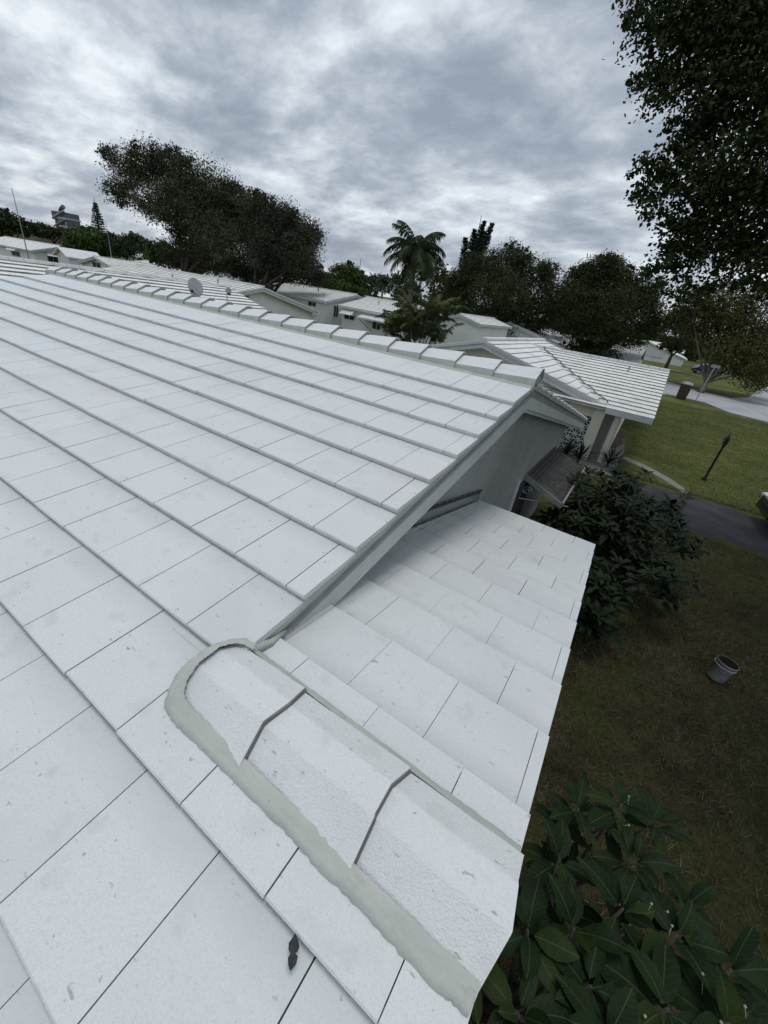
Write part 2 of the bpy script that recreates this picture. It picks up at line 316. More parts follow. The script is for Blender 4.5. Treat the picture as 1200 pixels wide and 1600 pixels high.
# ---------------------------------------------------------------- roof tile fields
def tile_rows(mb,O,A,D,rows,xspan,tw,offs,th=.03,gap=.0025,seed=0,jit=.0015,m_top=0,m_edge=0,over=.03,upper=None):
    """O origin, A unit along, D unit downslope; rows=[(d0,d1)], xspan(d)->(a0,a1); offs(k)->joint phase"""
    rng=random.Random(seed); O,A,D=Vector(O),Vector(A),Vector(D); Nn=A.cross(D)
    if Nn.z<0: Nn=-Nn
    for k,(d0,d1) in enumerate(rows):
        a0,a1=xspan(.5*(d0+d1)); ph=offs(k)
        i0=math.floor((a0-ph)/tw); js=[a0]+[ph+i*tw for i in range(i0,i0+int((a1-a0)/tw)+3) if a0+.02<ph+i*tw<a1-.02]+[a1]
        rowj=rng.uniform(-.003,.003)
        for i in range(len(js)-1):
            g=gap*rng.choice([.35,.6,.8,1,1,1.3]) ; xa=js[i]+(g if i>0 else 0); xb=js[i+1]-(g if i<len(js)-2 else 0)
            e0=rng.uniform(-jit,jit); e1=rng.uniform(-jit,jit); dj=rowj+rng.uniform(-.0025,.0025); b=.005
            pr0=[(d0-over,-.004),(d1+dj-b,th+e0),(d1+dj,th-b+e0),(d1+dj-.002,0.0)]
            def W(x,q,e=0): return O+A*x+D*q[0]+Nn*(q[1]+e)
            v=[W(xa,q) for q in pr0]+[W(xb,q,(e1-e0)*(0 if q[1]<0 else 1)) for q in pr0]
            v+= [W(xa,(d0-over,-th*.9)),W(xb,(d0-over,-th*.9))]
            b0=len(mb.v); f0=len(mb.f)
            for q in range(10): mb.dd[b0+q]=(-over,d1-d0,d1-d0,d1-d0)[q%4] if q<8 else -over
            tv=rng.random()
            for q in range(5): mb.tn[f0+q]=tv
            mb.add(v,[(0,1,5,4),(1,2,6,5)],m_top)
            mb.f.extend([tuple(b0+q for q in (2,3,7,6))]); mb.m.append(m_edge)
            mb.f.extend([tuple(b0+q for q in (0,8,3,2,1)),tuple(b0+q for q in (4,5,6,7,9))]); mb.m.extend([m_top,m_top])
TH=.20435; ct,st=math.cos(TH),math.sin(TH)
d0_=-.44867; ex=.35; tw=.31743
house=thing('house','white tiled house whose bright repainted roof fills the foreground','house',(-4.5,.7,G))
RY,RZ=.70,.145      # main ridge line
# near slope of the main roof
mb=MB()
rows=[(d0_+ex*k if k>0 else -.70,d0_+ex*(k+1)) for k in range(0,18)]
YR2=-2.664; DR2=2.664/ct
def xs(d):
    return (-9.15, 1.0 if d>DR2-.05 else 0.0)
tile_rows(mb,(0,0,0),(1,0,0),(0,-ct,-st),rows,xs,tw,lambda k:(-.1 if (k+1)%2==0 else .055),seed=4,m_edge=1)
# row split by the low ridge: piece of the extension that lies beside the rake
mb.build('roof_near_slope',[m_roof,m_butt],house)
# far slope of the main roof
mb=MB()
rows=[(i*ex,(i+1)*ex) for i in range(0,19)]
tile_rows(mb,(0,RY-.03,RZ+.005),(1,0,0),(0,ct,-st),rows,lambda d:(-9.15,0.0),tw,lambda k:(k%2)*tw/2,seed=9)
mb.build('roof_far_slope',[m_roof],house)
# underlay deck
mb=MB()
def slab(x0,x1,ya,za,yb,zb,t,m=0):
    mb.add([(x0,ya,za),(x1,ya,za),(x1,yb,zb),(x0,yb,zb),(x0,ya,za-t),(x1,ya,za-t),(x1,yb,zb-t),(x0,yb,zb-t)],[(0,1,2,3),(7,6,5,4),(0,4,5,1),(1,5,6,2),(2,6,7,3),(3,7,4,0)],m)
tt=st/ct
slab(-9.1,-.04,-5.85,-5.85*tt-.028,RY,RY*tt-.028,.05); slab(-.04,.96,-5.85,-5.85*tt-.03,YR2,YR2*tt-.03,.05)
slab(-9.1,-.04,RY,RY*tt-.028,7.2,(2*RY-7.2)*tt-.028,.05)
slab(-.28,.96,YR2,YR2*tt-.03,.94,(2*YR2-.94)*tt-.03,.05)
mb.build('roof_deck',m_under,house)
# porch roof (falls away from the low ridge)
mb=MB(); PY=-5.32733; q0=2.59723
rows=[(2.735 if k==0 else q0+.35*k,q0+.35*(k+1)) for k in range(0,11)]
def offp(k):
    r=k+1
    return .796 if r==1 else (.9635 if r%2==0 else .803)
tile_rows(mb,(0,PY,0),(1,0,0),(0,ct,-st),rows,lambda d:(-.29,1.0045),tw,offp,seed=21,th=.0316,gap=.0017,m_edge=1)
mb.build('porch_roof',[m_roof,m_butt],house)
# ridge caps
def cap_piece(x0,x1,yr,zr,prof,lift,seed,name='ridge_cap',nseg=10,bow=.006,flare=.05,side=None):
    rng=random.Random(seed); mbc=MB(); v=[]; f=[]; n=len(prof); cols=[]
    fl=.004
    for s_ in range(nseg+1):
        t=s_/nseg; x=x0+(x1-x0)*t
        for j,(py,pz) in enumerate(prof):
            sc=1+flare*t
            v.append((x+(bow*math.sin(3.1*py/.1+seed) if s_==nseg else 0),yr+py*sc+rng.uniform(-.0008,.0008),zr+pz*sc+lift*t+rng.uniform(-.0008,.0008)))
    for s_ in range(nseg):
        for j in range(n-1): f.append((s_*n+j,(s_+1)*n+j,(s_+1)*n+j+1,s_*n+j+1))
    b=len(v)
    # thick butt end
    for j,(py,pz) in enumerate(prof):
        q=v[nseg*n+j]; v.append((q[0]+.001,yr+py*1.0*.93,q[2]-.020))
    f2=[(nseg*n+j,b+j,b+j+1,nseg*n+j+1) for j in range(n-1)]
    mbc.add(v,f,0); mbc.f.extend(f2); mbc.m.extend([1]*len(f2))
    if side is not None:
        for s_ in range(nseg):
            for j in range(side): mbc.m[s_*(n-1)+j]=2
    return mbc
SMW=.010
def smooth_prof(pr,k=3):
    out=[pr[0]]
    for i in range(1,len(pr)-1):
        a=Vector((*pr[i-1],0)); c=Vector((*pr[i],0)); b=Vector((*pr[i+1],0)); w_=SMW
        p1=c+(a-c).normalized()*w_; p2=c+(b-c).normalized()*w_
        out.append((p1.x,p1.y)); m_=(p1+p2)/2*.5+c*.5; out.append((m_.x,m_.y)); out.append((p2.x,p2.y))
    out.append(pr[-1]); return out
SMW=.004
prof1=smooth_prof([(-.148,-.050),(-.132,.030),(.0,.098),(.06,.098),(.120,.03),(.130,.0)])
x=0.012; k=0
rr=random.Random(5)
while x>-9.1:
    xl=x-.392
    c=cap_piece(xl-.03,x,RY,RZ,prof1,.022,k,bow=.002,flare=.12,side=2); 
    c.build('ridge_cap',[m_cap,m_buttd,m_mortl],house); x=xl; k+=1
XL=x
# mortar bed under the main ridge caps: a wavy near-vertical face
def mortar_strip(name,pts,m,parent,seed=0):
    """pts: list of cross-sections (list of points)"""
    rng=random.Random(seed); v=[];f=[]; n=len(pts[0])
    for s_ in pts: v.extend(s_)
    for i in range(len(pts)-1):
        for j in range(n-1): f.append((i*n+j,(i+1)*n+j,(i+1)*n+j+1,i*n+j+1))
    return mesh_obj(name,v,f,m,None,parent,True)
sec=[]; rng=random.Random(8)
for i in range(0,460):
    X=0.0-i*.02
    if X<XL: break
    wv=rng.uniform(-.002,.002)+.003*math.sin(X*7)
    fr=((0.012-X)%.392)/.392; bul=.022*(1-fr)-.012
    sec.append([(X,RY-.140,RZ-.01),(X,RY-.150+wv*.5,RZ-.036),(X,RY-.166+wv,(RY-.166)*tt+.030),(X,RY-.176+wv,(RY-.176)*tt+.0)])
mortar_strip('mortar_bed',sec,m_mortl,house)
mb=MB(); mb.poly([(-.004,RY-.15,(RY-.15)*tt),(-.004,RY-.126,RZ+.03),(-.004,RY-.035,RZ+.095),(-.004,RY+.04,RZ+.10),(-.004,RY+.12,RZ+.03),(-.004,RY+.16,RZ-.05)],(-.05,0,0)); mb.build('ridge_end_mortar',m_mortl,house)
# low ridge of the extension
SMW=.005
prof2=smooth_prof([(-.186,-.022),(-.180,-.010),(-.088,.064),(-.004,.071),(.080,.028),(.094,.0)],3)
YR,ZR=-2.664,-.552
for (xa,xb,lf) in ((-.045,.278,.016),(.25,.665,.016),(.64,1.008,.008)):
    c=cap_piece(xa,xb,YR,ZR+.004,prof2,lf,int(xb*10),bow=.010,nseg=14); c.build('ridge_cap',[m_cap,m_buttd],house,smooth=False)
for xb,lf in ((.278,.016),(.665,.016)):
    mbj=MB(); mbj.tube([(xb+.003+.010*math.sin(3.1*py/.1+int(xb*10)),YR+py*1.035,ZR+.002+pz*1.0+lf*.2) for py,pz in prof2],.0035,6); mbj.build('cap_joint',m_crack,house,True)
# mortar bead around the low ridge
rng=random.Random(12); sec=[]
def MZ(y): return y*tt+.033
outer=[(.995,-2.884),(.93,-2.888),(.8,-2.886),(.67,-2.882),(.53,-2.882),(.408,-2.878),(.217,-2.880),(.047,-2.880),(-.02,-2.878),(-.052,-2.868),(-.088,-2.835),(-.113,-2.79),(-.122,-2.74),(-.118,-2.69),(-.103,-2.645),(-.07,-2.60),(-.03,-2.572),(.02,-2.562)]
inner=[(.995,-2.842),(.93,-2.843),(.8,-2.842),(.67,-2.841),(.53,-2.841),(.408,-2.840),(.217,-2.839),(.047,-2.837),(0,-2.834),(-.022,-2.825),(-.04,-2.80),(-.045,-2.76),(-.045,-2.73),(-.045,-2.69),(-.042,-2.65),(-.036,-2.61),(-.015,-2.59),(.02,-2.58)]
def lerp(a,b,t): return tuple(a[i]+(b[i]-a[i])*t for i in range(len(a)))
def resample(P,n):
    out=[]
    for i in range(n+1):
        t=i/n*(len(P)-1); j=min(int(t),len(P)-2); out.append(lerp(P[j],P[j+1],t-j))
    return out
oo=resample(outer,150); ii=resample(inner,150)
for i,(o_,n_) in enumerate(zip(oo,ii)):
    j=rng.uniform(-.0028,.0028)+.0018*math.sin(i*.37); 
    o2=(o_[0]+j*.5,o_[1]+j); zi=ZR+.022+float(np.interp(n_[1]-YR,[p_[0] for p_ in prof2],[p_[1] for p_ in prof2])); 
    zo=MZ(o2[1]); mid=lerp(o2,n_,.5); zm=zo+(zi-zo)*(.42+.06*math.sin(i*.33)); in2=lerp(o2,n_,1.0); 
    sec.append([(o2[0],o2[1],zo-.012),(*lerp(o2,n_,.05),zo+.007),(*lerp(o2,n_,.35),zo+(zm-zo)*.75+.004),(*mid,zm+.004),(*lerp(o2,n_,.8),zm+(zi-zm)*.62+.004),(*lerp(o2,n_,1.08+rng.uniform(0,.07)),zi+rng.uniform(0,.004))])
mortar_strip('mortar_bed',sec,m_mortar,house)
# thin mortar line on the far side of the low ridge, and the gable end
sec=[]
for i in range(60):
    X=-.04+i*(1.04/59); w_=rng.uniform(-.002,.002); 
    zf=-(YR+.10-PY)*tt+.033
    sec.append([(X,YR+.088,ZR+.028),(X,YR+.106+w_,zf+.006),(X,YR+.118+w_,zf-.006)])
mortar_strip('far_mortar_line',sec,m_mortl,house)
mb=MB(); mb.poly([(1.0,YR+py,ZR+pz*.94) for py,pz in prof2]+[(1.0,YR+.12,ZR-.06),(1.0,YR-.24,ZR-.08)],(-.03,0,0)); mb.build('ridge_end_mortar',m_mortl,house)
# rake mortar, fascia boards
def rake(x,ya,yb,yr,zr,sgn,z0,z1,t,m,name,wav=0,seed=0):
    mb=MB(); rng=random.Random(seed); n=max(2,int(abs(yb-ya)/.05)); v=[]
    for i in range(n+1):
        y=ya+(yb-ya)*i/n; zb=zr-abs(y-yr)*tt
        a=rng.uniform(-wav,wav); v+= [(x+a*.5,y,zb+z0+a),(x+a*.5,y,zb+z1+a),(x-t,y,zb+z0+a),(x-t,y,zb+z1+a)]
    f=[]
    for i in range(n):
        k=4*i; f+=[(k,k+4,k+5,k+1),(k+2,k+3,k+7,k+6),(k+1,k+5,k+7,k+3),(k,k+2,k+6,k+4)]
    f+=[(0,1,3,2),(4*n,4*n+2,4*n+3,4*n+1)]
    mb.add(v,f); return mb.build(name,m,house)
rake(-.006,YR+.12,RY,0,0,0,0,0,.05,m_mortl,'rake_mortar') if False else None
def MZ0(y): return y*tt
# near rake of the main gable (slope rises towards the ridge)
def rake2(x,ya,yb,fz,z0,z1,t,m,name,wav=0,seed=0):
    mb=MB(); rng=random.Random(seed); n=max(2,int(abs(yb-ya)/.05)); v=[]
    for i in range(n+1):
        y=ya+(yb-ya)*i/n; zb=fz(y); a=rng.uniform(-wav,wav)
        v+=[(x+a,y,zb+z0+a),(x+a,y,zb+z1),(x-t,y,zb+z0),(x-t,y,zb+z1)]
    f=[]
    for i in range(n):
        k=4*i; f+=[(k,k+4,k+5,k+1),(k+2,k+3,k+7,k+6),(k+1,k+5,k+7,k+3),(k,k+2,k+6,k+4)]
    f+=[(0,1,3,2),(4*n,4*n+2,4*n+3,4*n+1)]
    mb.add(v,f); return mb.build(name,m,house)
fM=lambda y:(y if y<RY else 2*RY-y)*tt
fP=lambda y:(y if y<YR else 2*YR-y)*tt
rake2(-.004,-2.62,RY,fM,-.052,-.002,.08,m_mortl,'rake_mortar',.003,1)
rake2(-.004,RY,7.25,fM,-.052,-.002,.08,m_mortl,'rake_mortar',.003,2)
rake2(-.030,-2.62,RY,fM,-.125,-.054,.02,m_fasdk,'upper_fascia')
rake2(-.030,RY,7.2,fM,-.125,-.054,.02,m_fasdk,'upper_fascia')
rake2(-.012,-2.60,RY,fM,-.235,-.125,.035,m_fascia,'fascia_board')
rake2(-.012,RY,7.2,fM,-.235,-.125,.035,m_fascia,'fascia_board')
rake2(-.050,-2.60,RY,fM,-.27,-.235,.26,m_fascia,'soffit')
rake2(-.050,RY,7.1,fM,-.27,-.235,.26,m_fascia,'soffit')
rake2(1.000,YR,.98,fP,-.050,-.002,.05,m_mortl,'rake_mortar',.002,3)
rake2(1.000,-5.9,YR,fP,-.050,-.002,.05,m_mortl,'rake_mortar',.002,4)
rake2(.985,YR,.95,fP,-.20,-.052,.03,m_fascia,'fascia_board'); rake2(.985,-5.9,YR,fP,-.20,-.052,.03,m_fascia,'fascia_board')
# eave board of the porch
mb=MB(); ze=fP(.97); mb.box(-.29,.98,.945,.97,ze-.18,ze-.03); mb.build('eave_board',m_fascia,house)
# walls
mb=MB()
mb.poly([(-.31,-5.6,G),(-.31,6.5,G),(-.31,6.5,fM(6.5)-.2),(-.31,RY,fM(RY)-.24),(-.31,-5.6,fM(-5.6)-.2)],(-.2,0,0)); mb.build('gable_wall',m_wallg,house)
mb=MB(); mb.box(-9.0,-.51,6.3,6.5,G,fM(6.5)-.2); mb.box(-9.0,-.51,-5.6,-5.4,G,fM(-5.6)-.2); mb.box(-9.0,-8.8,-5.4,6.3,G,fM(6.5)-.2); mb.build('outer_wall',m_wallg,house)
mb=MB(); mb.box(-.31,.8,.55,.7,G,fP(.7)-.09); mb.poly([(.8,-5.6,G),(.8,.7,G),(.8,.7,fP(.7)-.1),(.8,YR,fP(YR)-.1),(.8,-5.6,fP(-5.6)-.1)],(-.15,0,0)); mb.build('porch_wall',m_walldk,house)
# wall flashing where the porch roof meets the gable wall
mb=MB()
v=[];n=24
mb.poly([(-.288,-.7,fP(-.7)+.03),(-.288,.95,fP(.95)+.03),(-.288,.95,fP(.95)+.17),(-.288,-.7,fP(-.7)+.17)],(-.02,0,0)); mb.build('wall_flashing',m_metal,house)
mb=MB(); mb.tube([(-.285,-.7+i*.055,fP(-.7+i*.055)+.165+.008*math.sin(i*2.1)) for i in range(31)],.010,6)
for i in range(26):
    y=-.6+i*.06; mb.obox((-.283,y,fP(y)+.155),(.004,0,0),(0,.012,0),(0,0,.014))
mb.build('flashing_sealant',m_under,house)
mb=MB(); mb.tube([(-.26,-1.4+i*.08,fP(-1.4+i*.08)+.035+.004*math.sin(i*3)) for i in range(29)],.018,6); mb.build('mortar_fillet',m_mortl,house,True)
# lumpy mortar where the fascia dies into the porch roof
mb=MB(); mb.tube([(.0-.012,-2.60,MZ0(-2.60)+.02),(-.004,-2.54,fP(-2.54)+.035),(.01,-2.49,fP(-2.49)+.036),(-.005,-2.40,fP(-2.40)+.036)],[.012,.022,.014,.008],8); mb.build('mortar_fillet',m_mortl,house,True)
# pale vertical trim and the dark opening with scrolled iron under the door awning
mb=MB(); mb.box(-.309,-.27,2.95,3.06,-2.75,-1.62); mb.build('wall_trim',m_trim,house)
mb=MB(); mb.box(-.309,-.285,3.09,4.2,G,-1.78); mb.build('doorway',m_under,house)
aw=thing('door_awning','corrugated metal door awning with leaf litter on the grey gable wall','awning',(-.3,4.6,-1.7))
mb=MB(); nn=11; v=[];f=[]
for i in range(nn):
    for dx,dz in ((0,0),(.020,0),(.026,-.022),(.058,-.022)):
        x_=-.3+i*.0636+dx; z_=-1.66-(x_+.3)*.414+dz; v.append((x_,3.5,z_)); v.append((x_,5.85,z_))
for i in range(len(v)//2-1): f.append((2*i,2*i+1,2*i+3,2*i+2))
mb.add(v,f); mb.build('awning_panel',m_awnp,aw)
rl=random.Random(6); mb=MB()
for i in range(900):
    x_=.40-abs(rl.gauss(0,.22)); y_=rl.uniform(3.7,5.8); 
    if x_<-.2: continue
    z_=-1.66-(x_+.3)*.414+.006; r_=rl.uniform(.008,.022); a_=rl.uniform(0,6.28); ca_,sa_=math.cos(a_)*r_,math.sin(a_)*r_
    mb.add([(x_-ca_,y_-sa_,z_),(x_+sa_*.5,y_-ca_*.5,z_+.01),(x_+ca_,y_+sa_,z_+.004),(x_-sa_*.5,y_+ca_*.5,z_+.012)],[(0,1,2,3)])
o=mb.build('leaf_litter',mat('pale_leaf_litter',(.08,.07,.055),.95,(.15,.14,.115),scale=20),aw); o['kind']='stuff'
mb=MB(); mb.box(.395,.42,3.49,5.95,-2.02,-1.93); mb.poly([(-.3,3.49,-1.76),(.40,3.49,-2.04),(.40,3.49,-1.95),(-.3,3.49,-1.655)],(0,.02,0)); mb.build('awning_trim',m_fasdk,aw)
mb=MB(); mb.tube([(-.29,3.46,-2.1),(.48,3.9,-2.12)],.012,6); mb.tube([(-.29,3.5,-2.1),(-.29,3.5,-1.75)],.01,6)
sc=[]
for i in range(40):
    a=i/39*3.4*math.pi; r_=.085*(1-i/46); sc.append((-.20+r_*math.cos(a),3.49,-1.93+r_*math.sin(a)))
mb.tube(sc,.009,6); mb.build('scroll_bracket',m_metal,aw)
# dark dried leaf stuck on the tiles
lf=[(0,-.040),(.011,-.026),(.013,-.010),(.006,-.002),(.012,.006),(.014,.016),(.009,.03),(.004,.040),(0,.045),(-.004,.034),(-.011,.024),(-.010,.010),(-.004,0),(-.009,-.012),(-.006,-.028)]
ang=R(35.5); mb=MB(); LX,LY=(0.6492,-3.0156)
lf=[(a*.95,b*.62) for a,b in lf]
pp=[(LX+a*math.cos(ang)-b*math.sin(ang),LY+a*math.sin(ang)+b*math.cos(ang)) for a,b in lf]
mb.poly([(a,b,MZ(b)-.004+.003*math.sin(i)+.0) for i,(a,b) in enumerate(pp)],(0,0,.004))
tag(mb.build('dried_leaf',m_black),'small black dried leaf stuck on the nearest white roof tiles','leaf')
# ---------------------------------------------------------------- generic houses
def gable_house(name,label,X0,Y0,zr,axis,length,hwn,hwf,slope,wall,over=.45,row=.5,tile=.9,group='white roofed houses of the estate',seed=0,m_top=None,ztop=None,wallz=None,t=.04,gap=.004):
    """axis 'x': gable end faces +X at X0, ridge at Y0 running to -X. axis 'y': gable faces -Y at Y0, ridge at X0 running to +Y"""
    h=thing(name,label,'house',(X0,Y0,G),group)
    if axis=='x': f=lambda a,b,z:(X0-a,Y0+b,z)     # a along ridge from gable, b across (positive = +Y)
    else: f=lambda a,b,z:(X0+b,Y0+a,z)
    mt=m_top or m_oldroof
    # ends of the slope: -hwn and +hwf
    A=Vector(f(1,0,0))-Vector(f(0,0,0))
    for sg,hw in ((-1,hwn),(1,hwf)):
        mb=MB(); ca=math.cos(math.atan(slope)); D=(Vector(f(0,sg,0))-Vector(f(0,0,0)))*ca+Vector((0,0,-slope*ca))
        n=max(2,int(round(hw/ca/row))); rw=hw/ca/n
        tile_rows(mb,f(0,0,zr-t),A,D,[(i*rw,(i+1)*rw) for i in range(n)],lambda d:(0,length),tile,lambda k:(k%2)*tile/2,th=t,gap=gap,seed=seed+sg,jit=.004,m_edge=1)
        # backing
        b0=Vector(f(0.02,0,zr-t-.01)); b1=Vector(f(length-.02,0,zr-t-.01)); e1=b1+D*(hw/ca-.02); e0=b0+D*(hw/ca-.02)
        mb.poly([b0,b1,e1,e0],(0,0,-.06),0)
        mb.build('roof',[mt,m_stain],h)
    mb=MB(); nc=int(length/.4)
    for i in range(nc):
        c=Vector(f(i*length/nc+.2,0,zr+.02)); ax=A*(length/nc*.5-.01); ay=(Vector(f(0,1,0))-Vector(f(0,0,0)))*.10
        mb.obox(c,ax,ay,(0,0,.045))
    mb.build('ridge_tiles',mt,h)
    # fascia on the visible gable
    mb=MB()
    for sg,hw in ((-1,hwn),(1,hwf)):
        z0=zr-.03; z1=zr-.03-slope*hw
        a=[f(-.03,0,z0),f(-.03,sg*hw,z1),f(-.03,sg*hw,z1-.11),f(-.03,0,z0-.11)]; mb.poly(a,Vector(f(.03,0,0))-Vector(f(0,0,0)))
        a=[f(.03,0,z0-.112),f(.03,sg*(hw-.04),z1-.104),f(.03,sg*(hw-.04),z1-.27),f(.03,0,z0-.28)]; mb.poly(a,Vector(f(.03,0,0))-Vector(f(0,0,0)))
    mb.build('fascia',m_trim,h)
    for sg,hw in ((-1,hwn),(1,hwf)):
        mb=MB(); z1=zr-.06-slope*hw; p=[f(.02,sg*(hw-.03),z1),f(length,sg*(hw-.03),z1),f(length,sg*(hw-.03),z1-.16),f(.02,sg*(hw-.03),z1-.16)]; mb.poly(p,Vector(f(0,-sg*.03,0))-Vector(f(0,0,0))); mb.build('eave_board',m_trim,h)
    mb=MB(); wn_,wf_=hwn-over,hwf-over
    mb.poly([f(over,-wn_,G),f(over,wf_,G),f(over,wf_,zr-slope*wf_-.08),f(over,0,zr-.12),f(over,-wn_,zr-slope*wn_-.08)],Vector(f(length-2*over,0,0))-Vector(f(0,0,0)))
    mb.build('wall',wall,h)
    return h,f
def window(h,f,face,a,b,z,w_,hh,over,awning=False,m=None):
    """face 'g': on gable wall at across=a ; face 'n': on near side wall (negative across), a along"""
    m=m or m_glass
    def P(u,o,zz):
        return f(over-o,u,zz) if face=='g' else f(u,-(b)-o,zz)
    mb=MB(); p=[P(a-w_/2,.02,z-hh/2),P(a+w_/2,.02,z-hh/2),P(a+w_/2,.02,z+hh/2),P(a-w_/2,.02,z+hh/2)]
    q=Vector(P(a,.0,z))-Vector(P(a,.02,z)); mb.poly(p,q*.9); win=mb.build('window',m,h)
    mb=MB(); t=.05
    for (u0,u1,z0,z1) in ((a-w_/2-t,a+w_/2+t,z+hh/2,z+hh/2+t),(a-w_/2-t,a+w_/2+t,z-hh/2-t,z-hh/2),(a-w_/2-t,a-w_/2,z-hh/2,z+hh/2),(a+w_/2,a+w_/2+t,z-hh/2,z+hh/2),(a-.02,a+.02,z-hh/2,z+hh/2)):
        mb.poly([P(u0,.045,z0),P(u1,.045,z0),P(u1,.045,z1),P(u0,.045,z1)],Vector(P(a,.0,z))-Vector(P(a,.04,z)))
    fr=mb.build('window_frame',m_trim,win) if False else mb.build('window_frame',m_trim,h)
    if awning:
        mb=MB(); z1=z+hh/2+.18; A_=[P(a-w_/2-.15,.02,z1),P(a+w_/2+.15,.02,z1),P(a+w_/2+.15,.75,z1-.45),P(a-w_/2-.15,.75,z1-.45)]
        mb.poly(A_,(0,0,-.03)); 
        mb.poly([P(a-w_/2-.15,.02,z1),P(a-w_/2-.15,.75,z1-.45),P(a-w_/2-.15,.75,z1-.5),P(a-w_/2-.15,.02,z1-.5)],Vector(P(a+.02,0,z))-Vector(P(a,0,z)))
        mb.build('awning',m_awn,h)
# next-door house: gable block plus a wing towards the street
n2,f2=gable_house('house','cream house next door, weathered tiled gable roof with a street-side wing',-4.84,12.5,-.25,'y',9.5,4.84,4.84,.262,m_cream,over=.5,row=.40,tile=.42,seed=3,gap=.004,t=.033)
mb=MB(); ca=math.cos(math.atan(.2)); sl=.2*ca
nrow=15; rw=5.75/ca/nrow
tile_rows(mb,(-5.0,18.0,-.45),(1,0,0),(0,-ca,-sl),[(i*rw,(i+1)*rw) for i in range(nrow)],lambda d:(0,6.45),.33,lambda k:(k%2)*.165,th=.036,gap=.004,seed=31,jit=.004,m_edge=1)
tile_rows(mb,(-5.0,18.0,-.45),(1,0,0),(0,ca,-sl),[(i*rw,(i+1)*rw) for i in range(nrow)],lambda d:(0,6.45),.33,lambda k:(k%2)*.165,th=.036,gap=.004,seed=32,jit=.004,m_edge=1)
mb.poly([(-5,18,-.47),(1.42,18,-.47),(1.42,12.3,-.47-5.7*.2),(-5,12.3,-.47-5.7*.2)],(0,0,-.06)); mb.poly([(-5,18.01,-.47),(1.42,18.01,-.47),(1.42,23.7,-.47-5.7*.2),(-5,23.7,-.47-5.7*.2)],(0,0,-.06))
mb.build('wing_roof',[m_oldroof,m_stain],n2)
mb=MB(); 
for i in range(16): mb.obox((1.25-i*.4,18,-.40),(.19,0,0),(0,.10,0),(0,0,.045))
mb.build('ridge_tiles',m_oldroof,n2)
mb=MB(); zE=-.47-5.75*.2; mb.box(0.02,1.44,12.22,12.25,zE-.14,zE+.03); mb.poly([(1.45,12.25,zE),(1.45,18,-.47),(1.45,18,-.65),(1.45,12.25,zE-.17)],(-.03,0,0)); mb.build('wing_fascia',m_trim,n2)
mb=MB(); mb.tube([(-.02+(-3.9)*t_+.05*math.sin(t_*40),12.5+5.5*t_,-1.50+1.02*t_+.07) for t_ in [i/30 for i in range(31)]],.022,5); mb.build('valley_flashing',m_crack,n2)
mb=MB(); mb.box(.35,.55,14.1,23,G,zE+.25); mb.box(.0,.5,14,14.2,G,zE-.05); mb.build('wing_wall',m_cream,n2)
mb=MB(); mb.box(.38,.52,12.6,12.74,G,zE-.12);mb.build('porch_post',m_cream,n2)
mb=MB(); mb.box(-.30,.04,12.45,12.72,G,-1.62); mb.build('column',m_cream,n2)
mb=MB(); mb.box(-.3,.3,13.9,13.95,G,-1.8); mb.build('porch_recess',m_walldk,n2)
mb=MB(); mb.box(-1.2,-.302,12.62,12.74,-2.04,-1.42); mb.build('lintel',m_cream,n2)
mb=MB(); mb.box(-1.1,-.31,12.95,12.98,G,-2.0); mb.build('screen_shade_panel',m_under,n2)  # added dark panel standing in for the shade behind the openings
mb=MB(); mb.obox((.02,16.6,-.55),(.03,0,0),(0,.03,0),(0,0,.12)); mb.build('vent_pipe',m_metal,n2)
# pierced block screen
scr=thing('block_screen','white pierced breeze block screen beside the cream column','screen',(-.7,12.6,G))
mb=MB(); x0,x1=-1.03,-.31; s_=.36
for r_ in range(4):
    zb=G+.03+r_*s_
    for c_ in range(2):
        xb=x0+c_*s_; cx0=xb+s_/2; cz0=zb+s_/2
        for (a,b,c,d) in ((xb,xb+s_,zb,zb+.014),(xb,xb+s_,zb+s_-.014,zb+s_),(xb,xb+.014,zb+.014,zb+s_-.014),(xb+s_-.014,xb+s_,zb+.014,zb+s_-.014)): mb.box(a+.001,b-.001,12.6,12.7,c+.001,d-.001)
        for k_ in range(4):
            a=k_*math.pi/4+.001; L_=.17 if k_%2==0 else .23
            mb.obox((cx0,12.65+.002*k_,cz0),(L_*math.cos(a),0,L_*math.sin(a)),(0,.04,0),(-.011*math.sin(a),0,.011*math.cos(a)))
mb.build('blocks',m_awn,scr)
